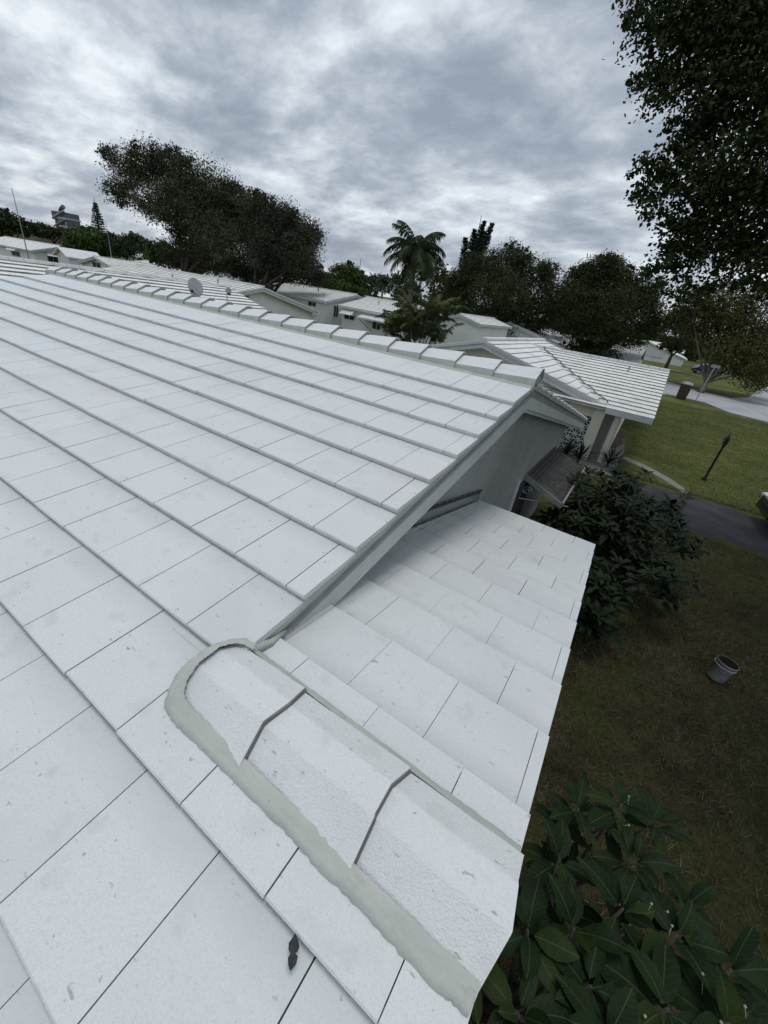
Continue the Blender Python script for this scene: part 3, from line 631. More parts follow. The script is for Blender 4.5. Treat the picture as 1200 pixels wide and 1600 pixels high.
# west neighbour with dishes
w1,fw1=gable_house('house','neighbouring house with a broad mildew-lined roof just past the left ridge end',-17.7,-14,-.02,'y',25.2,4.5,4.5,.262,m_white,row=.36,tile=1.2,seed=5,t=.05)
m_dish=mat('weathered_dish_grey',(.36,.37,.38),.6,(.42,.43,.44),scale=6)
def dish(x,y,z,r,label,yaw,tilt):
    t=thing('satellite_dish',label,'satellite dish',(x,y,z))
    mb=MB(); mb.tube([(x,y,z-.15),(x,y,z+.35),(x+.08,y,z+.45)],.025,6); mb.build('mast',m_metal,t)
    n=20; v=[];f=[]; Rm=Matrix.Rotation(yaw,4,'Z')@Matrix.Rotation(tilt,4,'Y'); c=Vector((x+.1,y,z+.5))
    for i in range(5):
        rr_=r*i/4
        for k in range(n): 
            a=2*math.pi*k/n; v.append(c+Rm@Vector((.35*(rr_**2)/r,rr_*math.cos(a),rr_*math.sin(a))))
    for i in range(4):
        for k in range(n): f.append((i*n+k,i*n+(k+1)%n,(i+1)*n+(k+1)%n,(i+1)*n+k))
    v2=[q+Rm@Vector((-.02,0,0)) for q in v]; b=len(v); f2=[tuple(reversed([b+i for i in q])) for q in f]; e_=[(4*n+k,4*n+(k+1)%n,b+4*n+(k+1)%n,b+4*n+k) for k in range(n)]
    mb=MB(); mb.add(v+v2,f+f2+e_); mb.build('reflector',m_dish,t,True)
    mb=MB(); p=c+Rm@Vector((r*1.1,0,-.1)); mb.tube([c+Rm@Vector((.2*r,0,-r*.95)),p],.015,5); mb.obox(p,(.05,0,0),(0,.04,0),(0,0,.05)); mb.build('receiver_arm',m_darkmetal,t)
dish(-15.9,8.1,-.62,.34,'grey satellite dish with round reflector, nearest on the neighbouring striped roof',R(-70),R(10))
dish(-15.9,9.6,-.62,.13,'small dark satellite dish on the striped roof, right of the large dish',R(-20),R(10))
h5,f5=gable_house('house','pale walled gable house just right of the striped roof with blank end wall',-24,18.92,0.0,'x',16,6.0,6.05,.21,m_white,seed=6,row=.45,tile=1.6)
window(h5,f5,'g',-1.6,0,-1.25,1.3,1.1,.45,m=m_grime)
mb=MB(); mb.poly([(-24.44,20.3,-1.75),(-24.44,22.8,-1.75),(-24.44,22.8,-1.83),(-24.44,20.3,-1.83)],(.06,0,0)); mb.build('ledge',m_trim,h5)
mb=MB(); mb.tube([(-24.0,24.9,-1.35),(-24.0,24.6,-1.6),(-24.4,24.55,-1.7),(-24.4,24.55,G)],.05,6); mb.build('downpipe',m_trim,h5)
h6,f6=gable_house('house','low white roofed house with plain end wall behind the blank gable',-27.9,35.1,.36,'x',11,5.0,5.0,.19,m_white,seed=7,row=.45,tile=1.6,t=.03,over=.35)
window(h6,f6,'g',-2.9,0,-1.45,.7,1.0,.35)
window(h6,f6,'n',2,4.65,-1.1,1.0,.35,.35)
mb=MB(); mb.tube([(-28.6,30.6,-.45),(-28.6,30.6,.0),(-28.3,30.6,.15)],.02,5); mb.tube([(-28.6,30.6,-.1),(-28.9,30.7,.1)],.02,5); mb.build('aerial',m_darkmetal,h6)
h7,f7=gable_house('house','white house with two window awnings left of the clumping palm',-18.84,35.34,.25,'x',7.95,4.65,4.5,.215,m_white,seed=8,row=.42,tile=1.0,over=.35,t=.035)
window(h7,f7,'n',6.7,4.3,-1.5,1.2,.7,.35,True)
window(h7,f7,'n',3.4,4.3,-1.85,.9,.75,.35)
mb=MB(); mb.poly([(-23.8,31.0,-1.12),(-19.6,31.0,-1.12),(-19.6,29.9,-1.42),(-23.8,29.9,-1.42)],(0,0,-.05)); mb.box(-23.8,-19.6,29.87,29.91,-1.53,-1.40); mb.build('awning',m_awn,h7)
mb=MB(); mb.tube([(-23.7,30.0,-1.5),(-22.7,30.95,-2.5)],.025,5); mb.build('awning_brace',m_darkmetal,h7)
mb=MB(); mb.box(-21.2,-20.9,30.94,31.0,G,-1.3); mb.build('door_panel',m_walldk,h7)
h7b,f7b=gable_house('house','small white gable end showing right behind the clumping palm',-16.67,37.0,.16,'y',10,2.5,2.4,.236,m_white,seed=9,row=.42,tile=1.0,over=.35,t=.035)
h3,f3=gable_house('house','white gable house with grey shuttered opening behind the cream house',-16,51.1,0.0,'y',20,7.2,7.2,.247,m_white,seed=10,row=.45,tile=.9)
window(h3,f3,'g',-5.1,0,-2.15,1.3,.9,.5); 
mb=MB(); mb.box(-18.9,-16.6,51.45,51.52,-2.4,-1.0); mb.build('shutter',m_walldk,h3)
mb=MB(); mb.box(-16.4,-15.7,51.40,51.5,-1.6,-.9); mb.build('meter_box',m_trim,h3)
mb=MB(); ca3=math.cos(math.atan(.2))
tile_rows(mb,(-14.0,61,-.45),(1,0,0),(0,-ca3,-.2*ca3),[(i*.5,(i+1)*.5) for i in range(19)],lambda d:(0,13.2),.9,lambda k:(k%2)*.45,th=.05,gap=.006,seed=41,jit=.006,m_edge=1)
tile_rows(mb,(-14.0,61,-.45),(1,0,0),(0,ca3,-.2*ca3),[(i*.5,(i+1)*.5) for i in range(19)],lambda d:(0,13.2),.9,lambda k:(k%2)*.45,th=.05,gap=.006,seed=42,jit=.006,m_edge=1)
mb.build('wing_roof',[m_oldroof,m_stain],h3)
mb=MB(); mb.box(-10,-.9,52.5,69,G,-2.15); mb.build('wing_wall',m_white,h3)
fh,ff=gable_house('house','distant pale gable house with two shuttered windows beyond the road',-2.2,103,.15,'y',22,8.5,8.2,.26,m_white,seed=11,row=.6,tile=2.5)
for a in (-3.5,2.2):
    mb=MB(); mb.box(-2.2+a-1.6,-2.2+a+1.6,103.3,103.44,-2.6,-.9); mb.build('shutter',m_trim,fh)
fh2,ff2=gable_house('house','far white roofed house half hidden behind the dark trees at right',6,135,.1,'x',24,6,6,.25,m_white,seed=12,row=.8,tile=3)
hl,fl=gable_house('house','sprawling white roof with two roof boxes below the large oak',-58.5,24.0,-.08,'y',16,4.6,4.6,.2,m_white,seed=13,row=.6,tile=3,t=.03)
window(hl,fl,'g',-.6,0,-1.0,1.9,.5,.45)
hl2,fl2=gable_house('house','long white roof running towards the blank gable house',-42,34,.25,'x',24,7,7,.2,m_oldroof,seed=14,row=.6,tile=3,t=.03)
for k_,(bx,by,bz,lb) in enumerate(((-50.5,23.4,.32,'white roof box on the long white roof, left one'),(-45.5,23.4,.20,'white roof box on the long white roof, right one'))):
    pass
h0,fh0=gable_house('house','white gable house with a small awning at the far left edge',-83,31,.32,'x',22,4.4,4.4,.27,m_white,seed=15,row=.6,tile=3,t=.03)
window(h0,fh0,'n',7,3.95,-1.6,3,1.0,.45,True); window(h0,fh0,'g',-1.5,0,-1.8,1.4,1.6,.45,True)
hw=thing('house','small white gabled outbuilding left of the sprawling white roof','house',(-68,26,G),'white roofed houses of the estate')
mb=MB(); mb.poly([(-69.4,24.6,G),(-66.4,24.6,G),(-66.4,24.6,-.7),(-67.9,24.6,0.0),(-69.4,24.6,-.7)],(0,4,0)); mb.build('wall',m_white,hw)
mb=MB(); mb.poly([(-69.8,24.2,-.85),(-67.9,24.2,.08),(-66.0,24.2,-.85),(-66.0,24.2,-.7),(-67.9,24.2,.25),(-69.8,24.2,-.7)],(0,4.6,0)); mb.build('roof',m_trim,hw)
rw_=thing('warehouse_wall','long weathered reddish brown wall beyond the houses at far left','wall',(-140,50,G))
m_red=mat('weathered_red_wall',(.17,.12,.11),.95,(.25,.20,.18),scale=.3)
mb=MB(); mb.poly([(-175,20,G),(-128,62,G),(-128,62,1.2),(-142,50,1.8),(-175,20,4.2)],(-1,1,0)); mb.build('wall_panel',m_red,rw_)
for (x_,y_,l_,hw_,lb,sd) in ((-60,78,30,8,'far white roof seen between the oak and the royal palm',51),(-44,66,9,7,'far white roof just left of the royal palm trunk',52),(-33,70,8,6,'far white roof seen through the clumping palm',53)):
    hh_,_=gable_house('house',lb,x_+l_/2,y_,.0,'x',l_,hw_,hw_,.2,m_white,seed=sd,row=.8,tile=3,t=.03)
for hh_,ff_,spots_ in ((h5,f5,((3,-1.5),(7,-2.4))),(h6,f6,((4,-1.6),)),(h7,f7,((2.5,-1.2),(5,-2.0))),(hl,fl,((4,2.0),(9,1.6)))):
    for a_,b_ in spots_:
        p_=Vector(ff_(a_,b_,0)); zt_={h5:0.0,h6:.36,h7:.25,hl:-.08}[hh_]-.21*abs(b_); mb=MB(); mb.tube([(p_.x,p_.y,zt_-.1),(p_.x,p_.y,zt_+.35)],.06,7); mb.build('vent_pipe',m_metal,hh_)
# industrial tower
tw_=thing('concrete_plant','grey industrial tower of tanks and steel frames on the left skyline','tower',(-200,82,G))
mb=MB()
for dx in (-4,0,4):
    for dy in (-2,2): mb.box(-200+dx-.3,-200+dx+.3,82+dy-.3,82+dy+.3,G,8.8-dx*.2)
for z_ in (1,3.5,6,8.5): mb.box(-205,-195,79.5,84.5,z_,z_+.5)
for i in range(4): mb.tube([(-205,79.4,1+i*2.5),(-195,79.4,3.5+i*2.5)],.3,5)
mb.build('frame',m_metal,tw_)
mb=MB(); mb.lathe((-201.5,82,0),[(.8,2),(2.6,5),(2.6,10),(.6,11)],12); mb.box(-199.2,-195.2,80,84.2,4,10.6); mb.box(-206.5,-203.5,80,84,8.2,10.8); mb.tube([(-206,81,3.0),(-201,81,11.4),(-198.5,81,12.4)],.7,6); mb.build('hoppers',mat('dusty_steel',(.11,.12,.14),.8),tw_)
# masts
def mast(x,y,z0,z1,r,label,lean=(0,0)):
    mb=MB(); mb.tube([(x,y,z0),(x+lean[0],y+lean[1],z1)],[r,r*.45],6); return tag(mb.build('antenna_mast',m_metal),label,'antenna')
mast(-60.9,18.4,G,4.9,.07,'tall thin whip antenna at the far left skyline')
mast(-58.7,26.1,G,3.6,.06,'thin pale antenna mast rising left of the oak crown')
mast(-66,86,G,7.5,.16,'distant mast between the oak and the royal palm')
# kerbside bin, street sign, lamp post, bucket
t=thing('kerbside_bin','reddish brown kerbside pillar bin with grey lid beside the road','bin',(3.8,42.6,G))
t.location=(3.72,40.2,G); t['_w']=(3.72,40.2,G)
m_bin=mat('brick_red_plastic',(.085,.045,.036),.85,(.055,.034,.028),scale=3)
mb=MB(); mb.lathe((3.72,40.2,G),[(.36,.1),(.38,.15),(.42,1.15),(.42,1.2)],16); mb.build('body',m_bin,t)
mb=MB(); mb.lathe((3.72,40.2,G),[(.45,1.2),(.45,1.27),(.38,1.38),(.1,1.44)],16); mb.build('lid',m_metal,t)
mb=MB(); mb.box(3.4,4.04,39.9,40.5,G,G+.1); mb.build('base',m_darkmetal,t)
t=thing('street_sign','slim grey street sign pole standing on the kerb','sign',(4.9,41.2,G))
mb=MB(); mb.tube([(4.9,41.2,G),(5.05,41.3,G+3.0)],.045,6); mb.build('pole',m_metal,t)
mb=MB(); mb.box(4.75,5.4,41.27,41.31,G+2.78,G+3.0); mb.build('sign_plate',m_metal,t)
t=thing('lamp_post','black garden lamp post with pointed lantern on the lawn','lamp post',(3.81,14.39,G))
mb=MB(); mb.lathe((3.81,14.39,G),[(.09,0),(.09,.05),(.045,.10),(.038,.5),(.036,1.25),(.05,1.27),(.05,1.3)],12); mb.build('post',m_darkmetal,t,True)
mb=MB(); mb.lathe((3.81,14.39,G),[(.04,1.3),(.075,1.36),(.085,1.55)],6); mb.build('lantern',m_glass,t)
mb=MB(); mb.lathe((3.81,14.39,G),[(.10,1.55),(.06,1.62),(.015,1.68),(.022,1.70),(.004,1.76)],6)
mb.build('lantern_cap',m_darkmetal,t)
bx_,by_=3.2,2.98
t=thing('bucket','dirty pale plastic bucket standing on the dry grass','bucket',(bx_,by_,G))
m_bkt=mat('dirty_translucent_plastic',(.30,.30,.295),.5,(.15,.148,.14),scale=6)
tilt=Matrix.Rotation(R(5),4,'Y')@Matrix.Rotation(R(-4),4,'X')@Matrix.Scale(.86,4)
def tl(mb):
    c=Vector((bx_,by_,G+.02)); mb.v=[tuple(c+tilt@(Vector(v)-c)) for v in mb.v]; return mb
mb=MB(); mb.lathe((bx_,by_,G+.03),[(.01,.0),(.125,.0),(.13,.01),(.148,.33),(.158,.335),(.158,.36),(.152,.36)],28,cap=False); tl(mb).build('shell',m_bkt,t,True)
mb=MB(); mb.lathe((bx_,by_,G+.03),[(.152,.36),(.140,.33),(.128,.12),(.01,.11)],28,cap=False); tl(mb).build('dark_interior',mat('bucket_inside',(.022,.020,.018),.9),t,True)  # inner face coloured near black, standing in for the shade inside
mb=MB()
for zz_ in (.28,): mb.lathe((bx_,by_,G+.03),[(.146,zz_),(.158,zz_+.003),(.158,zz_+.010),(.147,zz_+.013)],28,cap=False)
tl(mb).build('rim_band',mat('scuffed_rim',(.42,.42,.41),.6),t,True)
mb=MB(); mb.tube([(bx_+.158*math.cos(a),by_-.02-.10*math.sin(a)*1.4,G+.36-.13*math.sin(a)) for a in [i/16*math.pi for i in range(17)]],.0025,6); tl(mb).build('handle',m_darkmetal,t)
# ---------------------------------------------------------------- cars
m_navy=mat('navy_car_paint',(.012,.018,.045),.25,spec=.6); m_blackp=mat('black_car_paint',(.008,.008,.01),.2,spec=.6); m_silver=mat('silver_car_paint',(.4,.42,.44),.3,spec=.6)
m_tyre=mat('tyre_rubber',(.012,.012,.012),.9); m_lamp=mat('clear_lamp_plastic',(.6,.62,.64),.15,spec=.7)
def car(label,x,y,ang,paint,group='parked cars'):
    t=thing('parked_car',label,'car',(0,0,0),group)
    # side profile, length along +x
    prof=[(-2.2,.35),(-2.25,.75),(-2.0,.95),(-1.75,1.0),(-1.2,1.42),(-.2,1.5),(.5,1.42),(1.1,1.02),(1.9,.88),(2.2,.70),(2.25,.38),(1.75,.28),(-1.8,.28)]
    mb=MB(); sec=[]
    n=len(prof); v=[]
    for s_,ins in ((-.88,.10),(-.80,0),(.80,0),(.88,.10)):
        for (px,pz) in prof:
            k=1-.06*(abs(s_)>.85); yy=s_*(1 if pz<1.0 else .84)*(1-.22*max(0,(abs(px)-1.6)/.65)**2); v.append((px*k,yy,pz if abs(s_)<.85 else .35+(pz-.35)*.93))
    f=[]
    for r_ in range(3):
        for i in range(n): f.append((r_*n+i,r_*n+(i+1)%n,(r_+1)*n+(i+1)%n,(r_+1)*n+i))
    f.append(tuple(range(n-1,-1,-1))); f.append(tuple(3*n+i for i in range(n))); mb.add(v,f); mb.build('body',paint,t,False)
    mb=MB(); 
    for s_ in (-1,1): mb.poly([(-1.35,s_*.765,1.02),(-1.1,s_*.72,1.36),(-.2,s_*.71,1.43),(.4,s_*.72,1.36),(.85,s_*.77,1.02)],(0,s_*.012,0))
    mb.build('side_window',m_glass,t)
    mb=MB(); mb.poly([(.52,-.62,1.425),(.52,.62,1.425),(1.08,.70,1.05),(1.08,-.70,1.05)],(.02,0,.012)); mb.build('windscreen',m_glass,t)
    for sx in (-1.35,1.38):
        for s_ in (-1,1):
            mb=MB(); c=Vector((sx,s_*.80,.32)); pr=[(.20,-.1),(.31,-.1),(.33,-.06),(.33,.06),(.31,.1),(.20,.1)]
            v=[];nf=20
            for r_,z_ in pr:
                for k in range(nf): v.append(c+Vector((r_*math.cos(2*math.pi*k/nf),z_,r_*math.sin(2*math.pi*k/nf))))
            f=[(i*nf+k,i*nf+(k+1)%nf,((i+1)%6)*nf+(k+1)%nf,((i+1)%6)*nf+k) for i in range(6) for k in range(nf)]
            mb.add(v,f); wh=mb.build('wheel',m_tyre,t)
            mb=MB(); mb.add([c+Vector((.2*math.cos(2*math.pi*k/nf),s_*.07,.2*math.sin(2*math.pi*k/nf))) for k in range(nf)],[tuple(range(nf))]); 
            for k in range(5):
                a=2*math.pi*k/5; mb.obox(c+Vector((.1*math.cos(a),s_*.085,.1*math.sin(a))),(.1*math.cos(a),0,.1*math.sin(a)),(0,.012,0),(-.02*math.sin(a),0,.02*math.cos(a)))
            mb.build('rim',m_silver,wh)
    for s_ in (-1,1):
        mb=MB(); mb.obox((2.12,s_*.62,.72),(.08,0,-.02),(-.03,.16,0),(0,0,.032)); mb.build('headlight',m_lamp,t)
        mb=MB(); mb.obox((-2.18,s_*.66,.80),(.04,0,0),(0,.14,0),(0,0,.07)); mb.build('tail_light',mat('red_lamp',(.25,.01,.01),.3),t)
    mb=MB(); mb.box(2.19,2.235,-.45,.45,.45,.62); mb.build('grille',m_darkmetal,t)
    t.location=(x,y,G); t.rotation_euler=(0,0,ang); return t
car('black car cut off by the right edge at the end of the dark drive',7.02,11.1,R(180+2),m_blackp)
car('dark navy car parked beyond the road under the olive tree',8.6,88,R(12),m_navy)
car('silver car parked beyond the road behind the navy car',9.5,97,R(8),m_silver)
# ---------------------------------------------------------------- trees
def leaf_cloud(blobs,n,size,seed,clump=.16,asp=1.6,fill=.42):
    rng=np.random.default_rng(seed); B=np.array(blobs,float); vol=B[:,3]*B[:,4]*B[:,5]; vol=vol**.8; pr=vol/vol.sum()
    nc=max(40,n//26); bi=rng.choice(len(B),nc,p=pr); dv=rng.normal(size=(nc,3)); dv/=np.linalg.norm(dv,axis=1)[:,None]
    r=rng.random(nc)**fill; cc=B[bi,:3]+dv*r[:,None]*B[bi,3:]; cs=B[bi,3:].mean(1)*clump*rng.uniform(.5,1.5,nc)
    ci=rng.integers(0,nc,n); p=cc[ci]+np.clip(rng.normal(size=(n,3)),-1.9,1.9)*cs[ci][:,None]*np.array([1,1,.7])
    a=rng.normal(size=(n,3)); a/=np.linalg.norm(a,axis=1)[:,None]; b=rng.normal(size=(n,3)); b[:,2]*=.6; b-=a*(a*b).sum(1)[:,None]; b/=np.linalg.norm(b,axis=1)[:,None]
    s=size*rng.uniform(.6,1.4,n)[:,None]
    v=np.stack([p-a*s*asp*.5,p+b*s*.5,p+a*s*asp*.5,p-b*s*.5],1).reshape(-1,3)
    return v,[(4*i,4*i+1,4*i+2,4*i+3) for i in range(n)],cc
def tree(name,label,base,tr,blobs,n,size,m,seed,group=None,trunks=1,bark=None,clump=.16,fill=.42,limbs=True,cat='tree',asp=1.6,twigs=4,skip=(),sat=5):
    t=thing(name,label,cat,base,group); rng=random.Random(seed)
    ext=list(blobs)
    for b in blobs:
        for q in range(sat):
            d_=Vector((rng.gauss(0,1),rng.gauss(0,1),rng.gauss(.3,1))).normalized(); k_=rng.uniform(.22,.42)
            ext.append((b[0]+d_.x*b[3]*1.02,b[1]+d_.y*b[4]*1.02,b[2]+d_.z*b[5]*1.02,b[3]*k_,b[4]*k_,b[5]*k_))
    v,f,cc=leaf_cloud(ext,n,size,seed,clump,asp=asp,fill=fill)
    mesh_obj('crown',v,f,m,None,t)
    bk=bark or m_bark
    if tr:
        mb=MB(); base=Vector(base); B=[Vector(b[:3]) for b in blobs]
        cen=sum(B,Vector())/len(B); lowz=min(b[2]-b[5] for b in blobs); fork=Vector((base.x+(cen.x-base.x)*.25,base.y+(cen.y-base.y)*.25,base.z+(lowz-base.z)*.75+.3))
        for k in range(trunks):
            off=Vector((rng.uniform(-1,1),rng.uniform(-1,1),0))*tr*1.5*(trunks>1)
            fk=fork+off*2
            mb.tube([base+off*.6,base+off+(fk-base-off)*.3,base+off+(fk-base-off)*.7,fk],[tr*1.25,tr,tr*.85,tr*.7],10)
            for i,b in enumerate(B):
                if limbs and i%trunks==k and i not in skip:
                    m1=fk.lerp(b,.5)+Vector((rng.uniform(-.3,.3),rng.uniform(-.3,.3),rng.uniform(-.1,.5)))*tr*2
                    mb.tube([fk,m1,b],[tr*.5,tr*.3,tr*.1],6)
                    for j in range(twigs):
                        e=b+Vector((rng.uniform(-1,1)*blobs[i][3],rng.uniform(-1,1)*blobs[i][4],rng.uniform(-.6,1)*blobs[i][5]))*.8
                        mb.tube([m1.lerp(b,.4),m1.lerp(e,.7),e],[tr*.15,tr*.09,tr*.03],5)
        mb.build('trunk',bk,t,True)
    return t
B={'oakL': [(-50.13, 25.13, 8.29, 2.5, 2.08, 1.66), (-49.83, 27.41, 9.61, 2.19, 1.83, 1.46), (-48.75, 23.11, 5.88, 1.85, 1.56, 1.27), (-48.58, 28.55, 8.23, 3.12, 2.68, 2.25), (-43.09, 28.37, 7.2, 3.27, 2.88, 2.5), (-44.04, 24.07, 5.31, 2.71, 2.2, 1.69), (-42.55, 27.05, 4.58, 3.69, 3.03, 2.38), (-41.12, 30.24, 6.34, 3.05, 2.62, 2.19), (-39.84, 31.6, 5.29, 2.62, 2.62, 2.62), (-38.63, 26.98, 3.03, 3.48, 2.72, 1.97), (-43.14, 26.5, 2.11, 2.74, 2.16, 1.58), (-40.92, 27.06, 1.01, 2.74, 1.92, 1.1), (-38.31, 28.55, 1.08, 2.44, 1.83, 1.22), (-45.19, 25.92, 0.91, 1.87, 1.44, 1.0)], 'oakR': [(-32.88, 29.02, 5.37, 1.87, 1.76, 1.65), (-31.67, 30.35, 4.32, 2.03, 1.92, 1.81), (-33.65, 28.57, 3.24, 2.37, 2.2, 2.03), (-30.19, 28.74, 2.49, 1.98, 1.76, 1.54), (-34.13, 28.61, 1.62, 1.74, 1.39, 1.04), (-35.94, 28.65, 5.42, 1.41, 1.55, 1.69), (-32.08, 29.61, 1.38, 2.03, 1.48, 0.93), (-30.93, 31.58, 1.44, 1.55, 1.25, 0.95), (-36.87, 28.97, 0.46, 1.83, 1.28, 0.73)], 'dk1': [(-22.39, 51.27, 4.59, 2.38, 2.23, 2.08), (-19.56, 54.92, 5.84, 3.18, 2.8, 2.43), (-15.82, 55.15, 4.95, 2.67, 2.6, 2.53), (-18.19, 51.1, 2.64, 4.37, 3.42, 2.48), (-24.39, 51.92, 3.23, 1.85, 1.93, 2.01), (-21.98, 49.23, 0.9, 1.93, 1.86, 1.78), (-13.72, 56.03, 2.38, 2.43, 2.12, 1.82), (-16.48, 52.4, 1.08, 2.97, 2.15, 1.34), (-20.12, 49.43, -0.44, 3.34, 2.34, 1.34), (-13.3, 53.7, 0.34, 2.23, 1.71, 1.19), (-29.38, 58.28, 1.18, 1.78, 2.05, 2.32), (-21.71, 54.21, 6.62, 1.36, 1.29, 1.21), (-18.99, 57.57, 7.51, 1.55, 1.31, 1.08), (-14.93, 58.9, 6.01, 1.24, 1.31, 1.39), (-11.94, 57.5, 1.04, 1.85, 1.7, 1.55), (-17.63, 52.87, -1.33, 4.64, 2.78, 0.93)], 'dk2': [(-7.64, 52.47, 5.88, 2.75, 2.35, 1.96), (-9.44, 51.72, 4.17, 2.41, 2.41, 2.41), (-4.7, 54.85, 4.98, 2.54, 2.41, 2.27), (-2.49, 54.25, 4.11, 1.7, 1.9, 2.09), (-6.26, 51.22, 2.61, 4.32, 3.33, 2.35), (-8.93, 51.5, 1.26, 2.19, 1.78, 1.37), (-2.22, 55.52, 1.71, 1.91, 1.5, 1.09), (-5.62, 51.74, 0.76, 3.34, 2.27, 1.2), (-8.08, 51.21, 0.02, 2.05, 1.5, 0.96), (-3.26, 54.06, 0.29, 2.73, 1.85, 0.96), (-11.55, 52.41, 2.99, 1.54, 1.68, 1.82), (-1.22, 55.27, 2.52, 1.34, 1.67, 2.01), (-5.7, 53.01, -1.32, 3.14, 2.06, 0.98), (-6.91, 53.65, 7.13, 1.44, 1.18, 0.92), (-9.29, 51.67, 6.06, 1.18, 1.05, 0.92)], 'lit': [(3.9, 55.64, 4.82, 2.81, 2.34, 1.87), (7.11, 54.92, 3.72, 3.02, 2.87, 2.71), (3.58, 55.71, 2.28, 2.45, 2.32, 2.19), (7.35, 53.01, 0.4, 3.32, 2.68, 2.05), (9.79, 51.93, -0.61, 2.33, 2.16, 1.98), (1.68, 56.07, 4.57, 1.68, 1.55, 1.42), (10.56, 57.51, 1.85, 3.12, 3.12, 3.12)], 'mid': [(1.46, 77.0, 3.72, 1.96, 1.96, 1.96), (4.07, 79.67, 1.46, 2.3, 2.07, 1.84), (2.0, 80.3, 0.15, 1.71, 1.43, 1.14)], 'big': [(-1.87, 10.09, 6.62, 0.7128000000000001, 0.6696000000000001, 0.6156), (-0.94, 10.59, 6.58, 1.0368, 0.9936000000000001, 0.9612), (0.12, 10.71, 6.52, 1.1232000000000002, 1.0908, 1.0584), (-1.29, 10.35, 5.82, 0.6912, 0.648, 0.6048000000000001), (-0.11, 10.38, 5.5, 1.0368, 0.9612, 0.8964), (1.01, 10.34, 5.12, 1.1232000000000002, 1.1232000000000002, 1.1232000000000002), (-0.3, 10.3, 4.85, 0.6048000000000001, 0.5724, 0.54), (-0.64, 9.1, 3.9, 0.6372, 0.4968000000000001, 0.35640000000000005), (-0.64, 8.91, 3.32, 0.4752, 0.4212, 0.3672), (0.26, 9.51, 3.75, 0.8532000000000001, 0.7668, 0.6912), (1.32, 9.73, 3.71, 1.0044000000000002, 1.0044000000000002, 1.0044000000000002), (0.48, 9.5, 2.84, 0.7452, 0.6588, 0.5724), (1.34, 9.42, 2.64, 0.8964, 0.8208000000000001, 0.756), (2.21, 9.25, 2.28, 0.7992, 0.7992, 0.7992), (0.31, 9.44, 2.2, 0.5292, 0.46440000000000003, 0.38880000000000003), (0.94, 9.17, 1.76, 0.6048000000000001, 0.46440000000000003, 0.3132), (-1.5, 11.09, 7.91, 1.1664, 0.9936000000000001, 0.8208000000000001), (-0.31, 11.27, 7.81, 1.1880000000000002, 1.0584, 0.9288000000000001), (-2.43, 10.92, 7.77, 0.7128000000000001, 0.648, 0.5724), (4.6, 9.5, 4.6, 2.2, 2.2, 1.8), (6.5, 8.5, 5.5, 2.6, 2.6, 2.2), (6.2, 5.5, 4.8, 2.6, 2.6, 2.0), (5.6, 2.8, 4.4, 2.3, 2.3, 1.7), (8.5, 6.5, 5, 2.6, 2.6, 2.2), (5.8, 0.2, 4.2, 2.0, 2.0, 1.5), (8.2, 2.5, 4.6, 2.6, 2.6, 2), (3.4, 1.6, 5.2, 1.7, 2.0, 1.1), (5.5, 7.2, 6.5, 2.4, 2.4, 2), (4.4, 5.2, 5.6, 1.8, 1.8, 1.2)], 'round': [(-42.88, 51.7, 2.68, 2.5, 1.96, 1.43), (-44.46, 49.99, 1.33, 1.78, 1.52, 1.25), (-41.37, 53.13, 1.54, 1.63, 1.36, 1.09), (-42.17, 49.57, 0.69, 2.63, 1.84, 1.05), (-47.21, 50.94, 1.14, 1.66, 1.57, 1.47), (-39.53, 50.87, 0.43, 1.4, 1.14, 0.88)], 'bgA': [(-133.04, 40.95, 3.33, 3.48, 2.81, 2.14), (-132.15, 43.63, 2.66, 3.01, 2.32, 1.64), (-136.13, 38.48, 2.13, 4.01, 3.34, 2.67)], 'bgB': [(-132.03, 47.67, 2.77, 3.11, 2.19, 1.27), (-129.68, 50.23, 2.71, 2.28, 1.71, 1.14)], 'bushL': [(-76.75, 32.2, 1.62, 2.67, 2.23, 1.78), (-78.19, 30.75, 0.56, 1.78, 1.6, 1.43), (-75.68, 33.85, 1.21, 2.18, 1.81, 1.45)], 'hedge': [(-69.98, 33.3, 1.51, 1.9, 1.64, 1.38), (-67.03, 34.08, 2.22, 1.52, 1.36, 1.19)], 'under1': [(-53.24, 29.42, 1.2, 2.14, 1.64, 1.14), (-50.35, 29.6, 0.99, 1.82, 1.4, 0.98)], 'bg2': [(-62.12, 80.56, 3.6, 2.14, 1.74, 1.34), (-60.02, 84.06, 3.15, 1.91, 1.5, 1.09)], 'bg3': [(-48.34, 75.14, 3.46, 3.57, 2.62, 1.66), (-51.31, 72.81, 2.36, 3.09, 2.38, 1.66), (-39.5, 65.83, 1.46, 3.12, 2.39, 1.66), (-31.72, 65.2, 1.85, 2.94, 2.45, 1.96), (-37.01, 69.42, 5.04, 2.5, 2.29, 2.08)]}
far_g='dark trees on the skyline'
tree('oak_tree','huge dark spreading oak at left whose crown leans out over the white roofs',(-40.5,26.0,G),.45,B['oakL'],150000,.10,m_oak,1,trunks=3,clump=.19,fill=.5,skip=(0,1,2,5))
tree('oak_tree','dark round oak joined to the right of the huge spreading oak',(-33.6,27.2,G),.35,B['oakR'],90000,.09,m_oak2,2,trunks=4,clump=.2,fill=.5)
tree('broadleaf_tree','dense dark green tree right of the royal palm, below the tall conifer',(-17.5,53,G),.4,B['dk1'],130000,.115,m_dk,3,clump=.16)
tree('broadleaf_tree','dense rounded tree with olive highlights behind the street-side wing roof',(-6,53,G),.4,B['dk2'],130000,.115,m_dk,4,clump=.16)
tree('broadleaf_tree','olive green tree with pale trunk beyond the road at right',(5.8,50.5,G),.28,B['lit'],60000,.12,m_lit,5,bark=m_palebark,clump=.2)
